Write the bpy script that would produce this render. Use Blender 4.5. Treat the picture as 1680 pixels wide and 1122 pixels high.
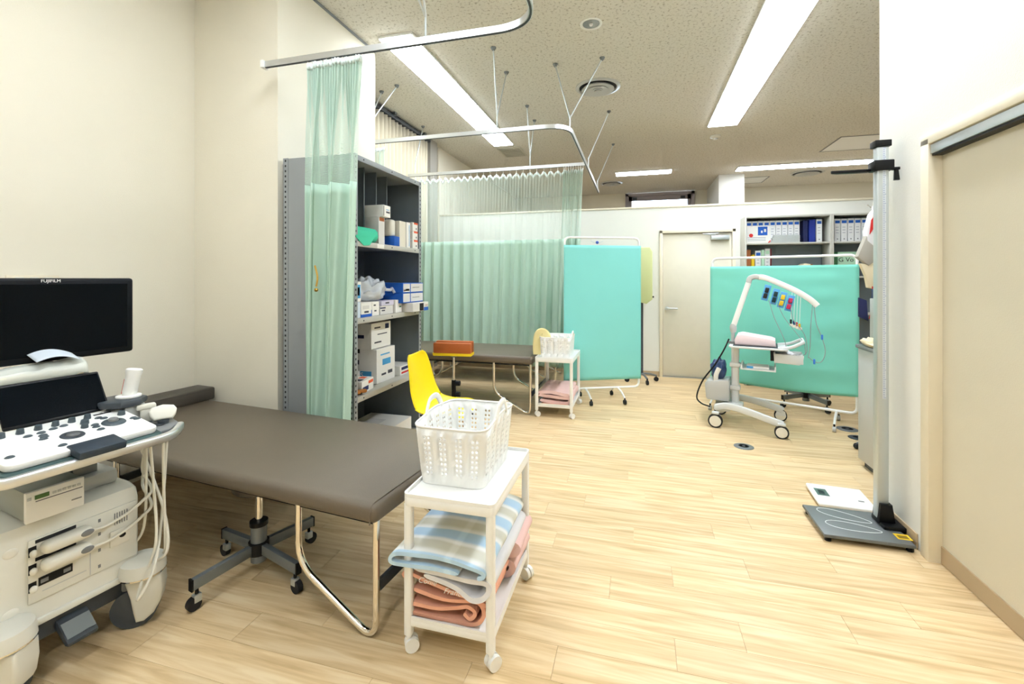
import bpy, bmesh, math, random
from mathutils import Vector, Matrix, noise
R = math.radians
for o in list(bpy.data.objects): bpy.data.objects.remove(o)
scn = bpy.context.scene
COL = scn.collection
random.seed(7)

# ------------------------------------------------------------------ camera
F_PX, W_PX, H_PX, HORIZON = 747.0, 1680.0, 1122.0, 457.0
cam_d = bpy.data.cameras.new('camera')
cam = bpy.data.objects.new('camera', cam_d); COL.objects.link(cam)
cam.location = (0, 0, 1.37)
cam.rotation_euler = (R(90), 0, math.atan(205 / F_PX))
cam_d.sensor_fit = 'HORIZONTAL'; cam_d.sensor_width = 36
cam_d.lens = 36 * F_PX / W_PX
cam_d.shift_y = (HORIZON - H_PX / 2) / W_PX
cam_d.clip_start = 0.02
scn.camera = cam
# ------------------------------------------------------------------ world, exposure
world = bpy.data.worlds.new('daylight'); scn.world = world
world.use_nodes = True
world.node_tree.nodes['Background'].inputs[0].default_value = (0.82, 0.92, 1.0, 1)
world.node_tree.nodes['Background'].inputs[1].default_value = 10.0
vs = scn.view_settings
vs.view_transform = 'Standard'; vs.look = 'None'; vs.gamma = 1.0; vs.use_curve_mapping = False
vs.exposure = 0.72
scn.cycles.max_bounces = 6; scn.cycles.diffuse_bounces = 3; scn.cycles.glossy_bounces = 2; scn.cycles.transmission_bounces = 3; scn.cycles.transparent_max_bounces = 8
scn.cycles.use_adaptive_sampling = True; scn.cycles.adaptive_threshold = .1; scn.cycles.adaptive_min_samples = 8
scn.cycles.caustics_reflective = False; scn.cycles.caustics_refractive = False
LAMP_POWER = 15.0        # emission of the ceiling light diffusers
CEIL = 3.5

# ------------------------------------------------------------------ materials
def lin(c):
    r = []
    for v in c:
        v /= 255.0
        r.append(v / 12.92 if v <= 0.04045 else ((v + 0.055) / 1.055) ** 2.4)
    return (*r, 1)
MATS = {}
def mat(name, rgb, rough=0.5, metal=0.0, var=0.0, vscale=6.0, bump=0.0, bscale=60.0, emit=0.0, trans=0.0, alpha=1.0, spec=0.5, coat=0.0):
    if name in MATS: return MATS[name]
    m = bpy.data.materials.new(name); m.use_nodes = True
    nt = m.node_tree; b = nt.nodes['Principled BSDF']
    b.inputs['Base Color'].default_value = lin(rgb)
    b.inputs['Roughness'].default_value = rough
    b.inputs['Metallic'].default_value = metal
    b.inputs['Specular IOR Level'].default_value = spec
    b.inputs['Coat Weight'].default_value = coat
    if trans: b.inputs['Transmission Weight'].default_value = trans
    if alpha < 1: b.inputs['Alpha'].default_value = alpha
    if emit:
        b.inputs['Emission Color'].default_value = lin(rgb); b.inputs['Emission Strength'].default_value = emit
    if var or bump:
        tc = nt.nodes.new('ShaderNodeTexCoord')
    if var:
        n = nt.nodes.new('ShaderNodeTexNoise'); n.inputs['Scale'].default_value = vscale; n.inputs['Detail'].default_value = 4
        nt.links.new(tc.outputs['Object'], n.inputs['Vector'])
        mx = nt.nodes.new('ShaderNodeMix'); mx.data_type = 'RGBA'
        c = lin(rgb)
        mx.inputs[6].default_value = (*[v * (1 - var) for v in c[:3]], 1)
        mx.inputs[7].default_value = (*[min(1, v * (1 + var)) for v in c[:3]], 1)
        nt.links.new(n.outputs['Fac'], mx.inputs[0]); nt.links.new(mx.outputs[2], b.inputs['Base Color'])
    if bump:
        n2 = nt.nodes.new('ShaderNodeTexNoise'); n2.inputs['Scale'].default_value = bscale; n2.inputs['Detail'].default_value = 3
        nt.links.new(tc.outputs['Object'], n2.inputs['Vector'])
        bp = nt.nodes.new('ShaderNodeBump'); bp.inputs['Strength'].default_value = bump; bp.inputs['Distance'].default_value = 0.004
        nt.links.new(n2.outputs['Fac'], bp.inputs['Height']); nt.links.new(bp.outputs[0], b.inputs['Normal'])
    MATS[name] = m
    return m
def nodes_of(m): return m.node_tree, m.node_tree.nodes['Principled BSDF']

WALL = mat('wallpaper', (243, 237, 219), .75, var=.02, vscale=3, bump=.25, bscale=220, spec=.2)
WALLR = mat('wallpaper_cool', (241, 240, 233), .75, var=.02, vscale=3, bump=.25, bscale=220, spec=.2)
PART = mat('partition_paint', (240, 239, 230), .6, var=.02, vscale=2, spec=.3)
DOORM = mat('door_laminate', (224, 216, 195), .5, var=.03, vscale=5, bump=.1, bscale=150)
DOOR2 = mat('door_wood_grey', (232, 226, 208), .5, var=.04, vscale=9)
FRAME = mat('frame_cream', (240, 230, 206), .45)
BASEB = mat('baseboard_vinyl', (190, 168, 136), .5, var=.03)
ALU = mat('aluminium', (225, 228, 230), .32, .85)
ALUS = mat('aluminium_satin', (205, 212, 214), .42, .7)
CHROME = mat('chrome', (238, 234, 226), .09, 1.0)
WHITE = mat('white_plastic', (248, 247, 242), .38)
WHITEM = mat('white_painted_metal', (246, 246, 242), .35)
CREAM = mat('cream_plastic', (232, 228, 214), .4, var=.02)
BODY = mat('machine_ivory', (226, 224, 212), .4, var=.02, vscale=4)
DGREY = mat('dark_grey_plastic', (66, 72, 78), .45)
MGREY = mat('mid_grey_plastic', (128, 130, 130), .45)
LGREY = mat('light_grey_plastic', (196, 197, 194), .4)
BLACK = mat('black_plastic', (14, 15, 17), .4, spec=.3)
BLACKG = mat('black_glass', (3, 8, 14), .18, spec=.12)
RUBBER = mat('rubber', (28, 29, 32), .7)
LEATHER = mat('taupe_leatherette', (112, 101, 86), .42, var=.05, vscale=14, bump=.35, bscale=420, spec=.45)
LEATHER2 = mat('dark_leatherette', (82, 76, 68), .45, var=.05, vscale=14, bump=.35, bscale=420)
SHELFM = mat('shelf_grey_steel', (156, 161, 164), .45, .15, var=.03)
SHELFD = mat('shelf_panel_grey', (124, 134, 140), .5, .1, var=.03)
SHELFE = mat('shelf_edge_grey', (192, 190, 182), .45, .1)
HOLE = mat('slot_dark', (30, 32, 34), .8)
CURT = mat('mint_curtain_cloth', (190, 217, 199), .85, var=.04, vscale=3, bump=.1, bscale=300, spec=.15)
TEAL = mat('aqua_screen_cloth', (142, 222, 214), .8, var=.03, vscale=4, spec=.15)
TEAL2 = mat('mint_screen_cloth', (134, 218, 199), .8, var=.03, vscale=4, spec=.15)
BEIGED = mat('beige_drape', (226, 216, 192), .85, var=.04, vscale=4)
YELLOW = mat('yellow_shell_plastic', (255, 226, 0), .4)
ORANGEL = mat('orange_leatherette', (190, 100, 44), .5, var=.05, vscale=20)
YBAND = mat('yellow_band', (250, 214, 20), .5)
PAPERW = mat('white_card', (238, 236, 230), .7)
PAPERG = mat('pale_grey_card', (216, 214, 210), .7)
BLUEC = mat('blue_card', (20, 92, 190), .6)
BLUEL = mat('light_blue_print', (70, 160, 215), .6)
NAVY = mat('navy_print', (24, 34, 84), .6)
INK = mat('grey_ink', (70, 72, 82), .7)
REDP = mat('red_print', (214, 40, 36), .6)
ORP = mat('orange_print', (236, 96, 50), .6)
YELP = mat('yellow_label', (250, 208, 30), .6)
KRAFT = mat('brown_paper', (176, 104, 56), .7)
TAN = mat('tan_leather', (168, 104, 36), .6)
CREAMC = mat('cream_cloth', (240, 226, 192), .85)
ORANGET = mat('salmon_terry', (250, 186, 158), .95, var=.06, vscale=30, bump=.5, bscale=500, spec=.1)
PINKT = mat('pink_terry', (246, 208, 202), .95, var=.06, vscale=20, bump=.5, bscale=500, spec=.1)
WHITET = mat('white_terry', (238, 236, 238), .95, var=.03, vscale=8, bump=.5, bscale=500, spec=.1)
YCLOTH = mat('pale_yellow_cloth', (250, 234, 170), .9, var=.05, vscale=20)
BINDER = mat('white_binder', (232, 233, 232), .5)
BINDB = mat('blue_binder', (28, 52, 150), .5)
GREENF = mat('pale_green_file', (188, 226, 196), .6)
LIME = mat('lime_cover', (216, 222, 160), .6, var=.03)
GFILM = mat('clear_plastic_film', (226, 232, 236), .2, trans=.0, alpha=.38, spec=.8)
GREENLCD = mat('lcd_green', (70, 110, 60), .3)
STEELG = mat('grey_metallic', (126, 132, 134), .4, .3)
STADP = mat('grey_platform', (116, 121, 122), .45, .2, var=.03)
TEALSHEET = mat('teal_nonwoven', (70, 205, 165), .8)
PAPERS = mat('grey_paper', (196, 202, 200), .7, var=.06, vscale=40)
WINGLASS = mat('window_glass', (235, 245, 255), .05, trans=.95)
LAMPM = mat('lamp_diffuser', (238, 246, 255), .5, emit=LAMP_POWER)

# wood plank material with per-piece variation
def plank_material():
    m = bpy.data.materials.new('pale_wood_vinyl'); m.use_nodes = True
    nt, b = nodes_of(m); N = nt.nodes.new; L = nt.links.new
    tc = N('ShaderNodeTexCoord'); oi = N('ShaderNodeObjectInfo')
    mp = N('ShaderNodeMapping'); mp.inputs['Scale'].default_value = (1.1, 16, 1)
    sc = N('ShaderNodeVectorMath'); sc.operation = 'SCALE'; sc.inputs[0].default_value = (37, 53, 11)
    L(oi.outputs['Random'], sc.inputs['Scale'])
    ad = N('ShaderNodeVectorMath'); ad.operation = 'ADD'
    L(tc.outputs['Object'], ad.inputs[0]); L(sc.outputs[0], ad.inputs[1]); L(ad.outputs[0], mp.inputs['Vector'])
    n = N('ShaderNodeTexNoise'); n.inputs['Scale'].default_value = 2.2; n.inputs['Detail'].default_value = 6; n.inputs['Distortion'].default_value = .6
    L(mp.outputs[0], n.inputs['Vector'])
    cr = N('ShaderNodeValToRGB')
    cr.color_ramp.elements[0].position = .30; cr.color_ramp.elements[0].color = lin((208, 175, 126))
    cr.color_ramp.elements[1].position = .68; cr.color_ramp.elements[1].color = lin((241, 217, 176))
    e = cr.color_ramp.elements.new(.48); e.color = lin((228, 198, 151))
    L(n.outputs['Fac'], cr.inputs[0])
    hv = N('ShaderNodeHueSaturation')
    mr = N('ShaderNodeMapRange'); mr.inputs['To Min'].default_value = .93; mr.inputs['To Max'].default_value = 1.05
    L(oi.outputs['Random'], mr.inputs[0]); L(mr.outputs[0], hv.inputs['Value']); L(cr.outputs[0], hv.inputs['Color'])
    L(hv.outputs[0], b.inputs['Base Color'])
    b.inputs['Roughness'].default_value = .42; b.inputs['Specular IOR Level'].default_value = .4
    return m
PLANK = plank_material()
def ceiling_material():
    m = bpy.data.materials.new('speckled_ceiling_board'); m.use_nodes = True
    nt, b = nodes_of(m); N = nt.nodes.new; L = nt.links.new
    tc = N('ShaderNodeTexCoord')
    n = N('ShaderNodeTexNoise'); n.inputs['Scale'].default_value = 42; n.inputs['Detail'].default_value = 5; n.inputs['Roughness'].default_value = .75
    L(tc.outputs['Object'], n.inputs['Vector'])
    cr = N('ShaderNodeValToRGB')
    cr.color_ramp.elements[0].position = .36; cr.color_ramp.elements[0].color = lin((168, 160, 144))
    cr.color_ramp.elements[1].position = .46; cr.color_ramp.elements[1].color = lin((228, 224, 214))
    L(n.outputs['Fac'], cr.inputs[0]); L(cr.outputs[0], b.inputs['Base Color'])
    b.inputs['Roughness'].default_value = .9; b.inputs['Specular IOR Level'].default_value = .1
    bp = N('ShaderNodeBump'); bp.inputs['Strength'].default_value = .3; bp.inputs['Distance'].default_value = .003
    L(n.outputs['Fac'], bp.inputs['Height']); L(bp.outputs[0], b.inputs['Normal'])
    return m
CEILM = ceiling_material()
def net_material(name, rgb, open_w):
    m = bpy.data.materials.new(name); m.use_nodes = True
    nt, b = nodes_of(m); N = nt.nodes.new; L = nt.links.new
    b.inputs['Base Color'].default_value = lin(rgb); b.inputs['Roughness'].default_value = .85
    uv = N('ShaderNodeTexCoord'); sp = N('ShaderNodeSeparateXYZ'); L(uv.outputs['UV'], sp.inputs[0])
    outs = []
    for ax, pitch in ((0, .0075), (1, .0095)):
        d = N('ShaderNodeMath'); d.operation = 'DIVIDE'; d.inputs[1].default_value = pitch; L(sp.outputs[ax], d.inputs[0])
        f = N('ShaderNodeMath'); f.operation = 'FRACT'; L(d.outputs[0], f.inputs[0])
        g = N('ShaderNodeMath'); g.operation = 'LESS_THAN'; g.inputs[1].default_value = open_w; L(f.outputs[0], g.inputs[0])
        outs.append(g)
    mu = N('ShaderNodeMath'); mu.operation = 'MULTIPLY'; L(outs[0].outputs[0], mu.inputs[0]); L(outs[1].outputs[0], mu.inputs[1])
    iv = N('ShaderNodeMath'); iv.operation = 'SUBTRACT'; iv.inputs[0].default_value = 1; L(mu.outputs[0], iv.inputs[1])
    L(iv.outputs[0], b.inputs['Alpha'])
    return m
NET = net_material('mint_open_net', (204, 228, 212), .64)
NETW = net_material('white_green_net', (214, 232, 220), .80)
def plaid_material():
    m = bpy.data.materials.new('blue_plaid_blanket'); m.use_nodes = True
    nt, b = nodes_of(m); N = nt.nodes.new; L = nt.links.new
    tc = N('ShaderNodeTexCoord'); sp = N('ShaderNodeSeparateXYZ'); L(tc.outputs['UV'], sp.inputs[0])
    def ramp(src, scale, cols):
        mu = N('ShaderNodeMath'); mu.operation = 'MULTIPLY'; mu.inputs[1].default_value = scale; L(src, mu.inputs[0])
        fr = N('ShaderNodeMath'); fr.operation = 'FRACT'; L(mu.outputs[0], fr.inputs[0])
        cr = N('ShaderNodeValToRGB'); cr.color_ramp.interpolation = 'EASE'
        els = cr.color_ramp.elements
        els[0].position, els[0].color = cols[0][0], lin(cols[0][1]); els[1].position, els[1].color = cols[-1][0], lin(cols[-1][1])
        for p, c in cols[1:-1]: e = els.new(p); e.color = lin(c)
        L(fr.outputs[0], cr.inputs[0]); return cr
    a = ramp(sp.outputs[1], 6.2, [(0, (166, 196, 224)), (.28, (170, 200, 226)), (.36, (232, 232, 226)), (.55, (196, 192, 172)), (.75, (200, 196, 178)), (.86, (236, 236, 232)), (1, (166, 196, 224))])
    c = ramp(sp.outputs[0], 4.6, [(0, (255, 255, 255)), (.07, (255, 255, 255)), (.12, (226, 226, 222)), (.5, (236, 240, 246)), (.93, (226, 226, 222)), (1, (255, 255, 255))])
    g = N('ShaderNodeMath'); g.operation = 'GREATER_THAN'; g.inputs[1].default_value = .93
    mx = N('ShaderNodeMix'); mx.data_type = 'RGBA'; mx.blend_type = 'SOFT_LIGHT'; mx.inputs[0].default_value = .8
    L(a.outputs[0], mx.inputs[6]); L(c.outputs[0], mx.inputs[7]); L(mx.outputs[2], b.inputs['Base Color'])
    b.inputs['Roughness'].default_value = .95; b.inputs['Specular IOR Level'].default_value = .1
    return m
PLAID = plaid_material()

# ------------------------------------------------------------------ mesh helpers
class MB:
    def __init__(s): s.v = []; s.f = []
    def add(s, vs, fs, M=None):
        o = len(s.v)
        s.v += [tuple(M @ Vector(p)) if M is not None else tuple(p) for p in vs]
        s.f += [tuple(i + o for i in f) for f in fs]
        return s
    def box(s, x0, x1, y0, y1, z0, z1, b=0, seg=2, M=None):
        if b <= 0:
            vs = [(x, y, z) for z in (z0, z1) for y in (y0, y1) for x in (x0, x1)]
            return s.add(vs, [(0, 2, 3, 1), (4, 5, 7, 6), (0, 1, 5, 4), (1, 3, 7, 5), (3, 2, 6, 7), (2, 0, 4, 6)], M)
        bm = bmesh.new(); bmesh.ops.create_cube(bm, size=1)
        for v in bm.verts:
            v.co = Vector(((x0 + x1) / 2 + v.co.x * (x1 - x0), (y0 + y1) / 2 + v.co.y * (y1 - y0), (z0 + z1) / 2 + v.co.z * (z1 - z0)))
        b = min(b, .49 * min(abs(x1 - x0), abs(y1 - y0), abs(z1 - z0)))
        bmesh.ops.bevel(bm, geom=bm.edges[:], offset=b, segments=seg, affect='EDGES', profile=.5)
        return s.bm(bm, M)
    def bm(s, bm, M=None):
        bm.verts.index_update()
        vs = [v.co[:] for v in bm.verts]; fs = [[v.index for v in f.verts] for f in bm.faces]
        bm.free(); return s.add(vs, fs, M)
    def cyl(s, p0, p1, r0, r1=None, n=16, caps=True):
        r1 = r0 if r1 is None else r1
        p0, p1 = Vector(p0), Vector(p1); d = (p1 - p0)
        q = d.to_track_quat('Z', 'Y')
        vs = []
        for p, r in ((p0, r0), (p1, r1)):
            for i in range(n):
                a = 2 * math.pi * i / n
                vs.append(p + q @ Vector((r * math.cos(a), r * math.sin(a), 0)))
        fs = [(i, (i + 1) % n, n + (i + 1) % n, n + i) for i in range(n)]
        if caps: fs += [tuple(range(n))[::-1], tuple(range(n, 2 * n))]
        return s.add(vs, fs)
    def lathe(s, prof, n=24, c=(0, 0, 0), M=None):
        vs = []; k = len(prof)
        for i in range(n):
            a = 2 * math.pi * i / n
            for r, z in prof: vs.append((c[0] + r * math.cos(a), c[1] + r * math.sin(a), c[2] + z))
        fs = [(i * k + j, ((i + 1) % n) * k + j, ((i + 1) % n) * k + j + 1, i * k + j + 1) for i in range(n) for j in range(k - 1)]
        if prof[0][0] > 1e-6: fs.append(tuple(i * k for i in range(n))[::-1])
        if prof[-1][0] > 1e-6: fs.append(tuple(i * k + k - 1 for i in range(n)))
        return s.add(vs, fs, M)
    def ball(s, c, r, n=12, m=8, sq=(1, 1, 1)):
        vs = []; fs = []
        for j in range(m + 1):
            t = math.pi * j / m
            for i in range(n):
                a = 2 * math.pi * i / n
                vs.append((c[0] + sq[0] * r * math.sin(t) * math.cos(a), c[1] + sq[1] * r * math.sin(t) * math.sin(a), c[2] + sq[2] * r * math.cos(t)))
        for j in range(m):
            for i in range(n): fs.append((j * n + i, (j + 1) * n + i, (j + 1) * n + (i + 1) % n, j * n + (i + 1) % n))
        return s.add(vs, fs)
    def tube(s, pts, r, n=10, fillet=0.0, steps=6, sq=None):
        P = path(pts, fillet, steps)
        q = None; vs = []; prev = None
        for i, p in enumerate(P):
            t = (P[min(i + 1, len(P) - 1)] - P[max(i - 1, 0)]).normalized()
            if prev is None: q = t.to_track_quat('Z', 'Y')
            else: q = prev.rotation_difference(t) @ q
            prev = t
            for k in range(n):
                a = 2 * math.pi * k / n
                if sq and n == 4: off = Vector((sq[0] * (1, -1, -1, 1)[k], sq[1] * (1, 1, -1, -1)[k], 0))
                elif sq: off = Vector((sq[0] * math.copysign(abs(math.cos(a)) ** .5, math.cos(a)), sq[1] * math.copysign(abs(math.sin(a)) ** .5, math.sin(a)), 0))
                else: off = Vector((r * math.cos(a), r * math.sin(a), 0))
                vs.append(p + q @ off)
        fs = [(i * n + k, i * n + (k + 1) % n, (i + 1) * n + (k + 1) % n, (i + 1) * n + k) for i in range(len(P) - 1) for k in range(n)]
        fs += [tuple(range(n))[::-1], tuple(range((len(P) - 1) * n, len(P) * n))]
        return s.add(vs, fs)
    def prism(s, poly, a0, a1, plane='xy', b=0, seg=2, M=None):
        def w(p, a): return {'xy': (p[0], p[1], a), 'xz': (p[0], a, p[1]), 'yz': (a, p[0], p[1])}[plane]
        n = len(poly)
        bm = bmesh.new()
        lo = [bm.verts.new(w(p, a0)) for p in poly]; hi = [bm.verts.new(w(p, a1)) for p in poly]
        caps = [bm.faces.new(lo), bm.faces.new(hi)]
        for i in range(n): bm.faces.new((lo[i], lo[(i + 1) % n], hi[(i + 1) % n], hi[i]))
        bmesh.ops.recalc_face_normals(bm, faces=bm.faces[:])
        if b: bmesh.ops.bevel(bm, geom=list({e for f in caps for e in f.edges}), offset=b, segments=seg, affect='EDGES', profile=.5)
        return s.bm(bm, M)
    def obj(s, name, m, parent=None, smooth=40, solid=0.0, recalc=True):
        me = bpy.data.meshes.new(name)
        me.from_pydata(s.v, [], s.f)
        if recalc:
            bm = bmesh.new(); bm.from_mesh(me); bmesh.ops.recalc_face_normals(bm, faces=bm.faces[:]); bm.to_mesh(me); bm.free()
        return finish(name, me, m, parent, smooth, solid)
def finish(name, me, m, parent=None, smooth=40, solid=0.0):
    me.materials.append(m)
    if smooth:
        me.shade_smooth(); me.set_sharp_from_angle(angle=R(smooth))
    o = bpy.data.objects.new(name, me); COL.objects.link(o)
    if parent is not None: o.parent = parent
    if solid:
        md = o.modifiers.new('thickness', 'SOLIDIFY'); md.thickness = solid; md.offset = 0
    return o
def path(pts, fillet=0.0, steps=6):
    pts = [Vector(p) for p in pts]
    if fillet <= 0 or len(pts) < 3: return pts
    out = [pts[0]]
    for i in range(1, len(pts) - 1):
        a, p, c = pts[i - 1], pts[i], pts[i + 1]
        d0, d1 = (a - p), (c - p)
        l = min(fillet, d0.length * .49, d1.length * .49)
        s0, s1 = p + d0.normalized() * l, p + d1.normalized() * l
        for k in range(steps + 1):
            t = k / steps
            out.append(s0 * (1 - t) ** 2 + p * 2 * t * (1 - t) + s1 * t * t)
    out.append(pts[-1]); return out
def spline(pts, n=8):
    P = [Vector(p) for p in pts]; out = []
    for i in range(len(P) - 1):
        a, b, c, d = P[max(i - 1, 0)], P[i], P[i + 1], P[min(i + 2, len(P) - 1)]
        for k in range(n):
            t = k / n
            out.append(.5 * ((2 * b) + (c - a) * t + (2 * a - 5 * b + 4 * c - d) * t * t + (3 * b - a - 3 * c + d) * t ** 3))
    out.append(P[-1]); return out
def grid(name, fn, nu, nv, m, parent=None, solid=0.0, uvfn=None, smooth=180):
    vs = [fn(i / nu, j / nv) for j in range(nv + 1) for i in range(nu + 1)]
    fs = [(j * (nu + 1) + i, j * (nu + 1) + i + 1, (j + 1) * (nu + 1) + i + 1, (j + 1) * (nu + 1) + i) for j in range(nv) for i in range(nu)]
    me = bpy.data.meshes.new(name); me.from_pydata([tuple(v) for v in vs], [], fs)
    if uvfn:
        uv = me.uv_layers.new(name='UVMap')
        for lp in me.loops:
            i, j = lp.vertex_index % (nu + 1), lp.vertex_index // (nu + 1)
            uv.data[lp.index].uv = uvfn(i / nu, j / nv)
    return finish(name, me, m, parent, smooth, solid)
def tag(o, label=None, cat=None, group=None, kind=None):
    if label: o['label'] = label
    if cat: o['category'] = cat
    if group: o['group'] = group
    if kind: o['kind'] = kind
    return o
def thing(name, label, cat, loc=(0, 0, 0), rz=0, group=None, kind=None):
    o = bpy.data.objects.new(name, None); COL.objects.link(o)
    o.empty_display_size = .1
    o.location = loc; o.rotation_euler = (0, 0, R(rz))
    return tag(o, label, cat, group, kind)
def copy_tree(o, parent=None):
    c = o.copy(); COL.objects.link(c); c.parent = parent
    for ch in list(o.children): copy_tree(ch, c)
    return c
def text(name, s, size, M, m, parent=None, ext=.0004, align='CENTER', shear=0.0):
    cu = bpy.data.curves.new(name, 'FONT'); cu.body = s; cu.size = size; cu.extrude = ext
    cu.align_x = align; cu.align_y = 'CENTER'; cu.shear = shear
    t = bpy.data.objects.new('tmp', cu); COL.objects.link(t)
    me = bpy.data.meshes.new_from_object(t.evaluated_get(bpy.context.evaluated_depsgraph_get()))
    bpy.data.objects.remove(t); bpy.data.curves.remove(cu)
    me.transform(M); me.name = name; me.materials.clear()
    return finish(name, me, m, parent, 0)
def bx(name, m, parent, *a, **k): return MB().box(*a, **k).obj(name, m, parent)
def face_x(x, y, z):   # text frame: reads along +Y, faces +X
    return Matrix(((0, 0, 1, x), (1, 0, 0, y), (0, 1, 0, z), (0, 0, 0, 1)))
def face_ny(x, y, z):  # reads along +X, faces -Y
    return Matrix(((1, 0, 0, x), (0, 0, -1, y), (0, 1, 0, z), (0, 0, 0, 1)))
ORD = ['first', 'second', 'third', 'fourth', 'fifth', 'sixth', 'seventh', 'eighth', 'ninth', 'tenth']

# ================================================================== SETTING
XL, XR = -3.1, 1.37            # left wall, right wall plane
def struct(name, mb, m, label=None, parent=None, smooth=40):
    o = mb.obj(name, m, parent, smooth); tag(o, label, None, None, 'structure'); return o
floor = struct('floor', MB().box(-3.4, 6.2, -2.2, 12.0, -.2, -.004), PLANK, 'pale wood-look vinyl plank floor of the clinic room')
# planks running across the room (X), each its own piece
PW, PL = .152, .915
full = None
y = .62; row = 0
while y < 6.78:
    off = (row * .37 + random.uniform(-.1, .1)) % 1 * PL
    x = -3.15 - PL + off
    while x < 2.75:
        x0, x1 = max(x, -3.12), min(x + PL, 2.75)
        # keep only pieces the photograph can see
        if x1 - x0 > .05 and x1 > -3.12 and not (x0 > 1.42 and y < 3.2) and not (y < 1.0 and (x1 < -1.9)):
            if x1 - x0 > PL - 1e-4:
                if full is None:
                    p = MB().box(-PL / 2 + .0006, PL / 2 - .0006, -PW / 2 + .0005, PW / 2 - .0005, -.0035, 0).obj('plank', PLANK, floor, 0); full = p.data
                else:
                    p = bpy.data.objects.new('plank', full); COL.objects.link(p); p.parent = floor
            else:
                h = (x1 - x0) / 2
                p = MB().box(-h + .0006, h - .0006, -PW / 2 + .0005, PW / 2 - .0005, -.0035, 0).obj('plank', PLANK, floor, 0)
            p.location = ((x0 + x1) / 2, y + PW / 2, 0)
        x += PL
    y += PW; row += 1

struct('ceiling', MB().box(-3.4, 6.2, -2.2, 12.0, CEIL, CEIL + .15), CEILM, 'off-white speckled acoustic board ceiling')
struct('wall_left', MB().box(-3.3, XL, -2.2, 12.0, 0, CEIL), WALL, 'cream wallpapered wall behind the ultrasound machine')
struct('wall_column', MB().box(XL, -2.37, 2.58, 3.78, 0, CEIL), WALL, 'cream wall pier that the steel rack stands against')
struct('wall_front', MB().box(-3.3, 1.6, -2.2, -2.0, 0, CEIL), WALL, 'cream wall at the near end of the room')
# right wall with the sliding-door opening  (y .2 .. 2.70, z 0 .. 2.04)
rw = MB().box(XR, XR + .16, 2.72, 3.14, 0, CEIL).box(XR, XR + .16, -2.0, 2.72, 2.05, CEIL).box(XR, XR + .16, -2.0, .2, 0, 2.05)
struct('wall_right', rw, WALLR, 'off-white wall around the sliding door')
struct('wall_corridor', MB().box(XR + .16, 6.2, 2.98, 3.14, 0, CEIL), WALLR, 'cream wall behind the stadiometer turning away from view')
struct('wall_far_right', MB().box(6.0, 6.2, 3.14, 12.0, 0, CEIL), WALL, 'cream side wall of the far room')
# far wall with the high window opening
fw = MB().box(-3.3, -.28, 11.75, 11.95, 0, CEIL).box(1.34, 6.2, 11.75, 11.95, 0, CEIL).box(-.28, 1.34, 11.75, 11.95, 0, 1.5)
struct('wall_back', fw, WALL, 'beige far wall seen above the partition')
struct('wall_pillar', MB().box(1.62, 2.1, 10.15, 11.75, 0, CEIL), WALLR, 'pale square pillar beside the far window')
# partition
pt = MB().box(XL, .335, 6.7, 6.78, 0, 2.36).box(1.245, 6.0, 6.7, 6.78, 0, 2.36).box(.335, 1.245, 6.7, 6.78, 2.0, 2.36)
struct('wall_partition', pt, PART, 'white half-height partition across the room with a door')
struct('trim_1', MB().box(XL, 6.0, 6.685, 6.795, 2.36, 2.385, .004), FRAME, 'white cap rail along the partition top')
for k, (x0, x1) in enumerate(((XL, .3), (1.28, 1.33))):
    struct('baseboard_partition' if k == 0 else 'baseboard_partition_end', MB().box(x0, x1, 6.688, 6.7, 0, .07), BASEB, 'tan vinyl baseboard at the foot of the partition' if k == 0 else 'short tan baseboard right of the partition door')
struct('baseboard_right', MB().box(XR - .008, XR, 2.76, 3.14, 0, .08, .002), BASEB, 'tan vinyl baseboard behind the stadiometer plate')
struct('baseboard_left', MB().box(XL, XL + .008, -2, 2.58, 0, .07, .002).box(XL, -2.362, 2.57, 2.58, 0, .07, .002), BASEB, 'tan vinyl baseboard along the left wall and pier')
struct('trim_2', MB().box(-2.37, -2.362, 2.58, 3.78, CEIL - .02, CEIL, 0).box(XL, XL + .012, 3.78, 6.7, CEIL - .02, CEIL), SHELFM, 'thin grey shadow bead where the left walls meet the ceiling')

# door 2: hinged door in the partition
d2 = thing('door_2', 'closed grey-beige hinged door in the partition', None, (0, 6.7, 0), kind='structure')
fr = MB().box(.305, .345, -.03, .09, 0, 2.04, .003).box(1.235, 1.275, -.03, .09, 0, 2.04, .003).box(.305, 1.275, -.03, .09, 2.0, 2.04, .003)
fr.obj('door_frame', FRAME, d2)
bx('door_leaf', DOOR2, d2, .349, 1.231, .012, .05, .008, 1.995, b=.002)
hd = MB().cyl((.40, .012, .955), (.40, -.004, .955), .027, n=20).obj('door_handle', ALU, d2)
MB().tube([(.40, -.003, .955), (.40, -.05, .955), (.54, -.05, .955)], .012, fillet=.02).obj('lever', ALUS, hd)
cl = bx('door_closer', ALUS, d2, .97, 1.2, -.05, .012, 1.895, 1.955, b=.008)
MB().tube([(1.02, -.045, 1.96), (.86, -.05, 1.975), (1.06, -.03, 1.985)], .006, n=6).obj('closer_arm', ALUS, cl)
bx('threshold', ALU, d2, .345, 1.235, -.02, .06, 0, .006)
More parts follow.
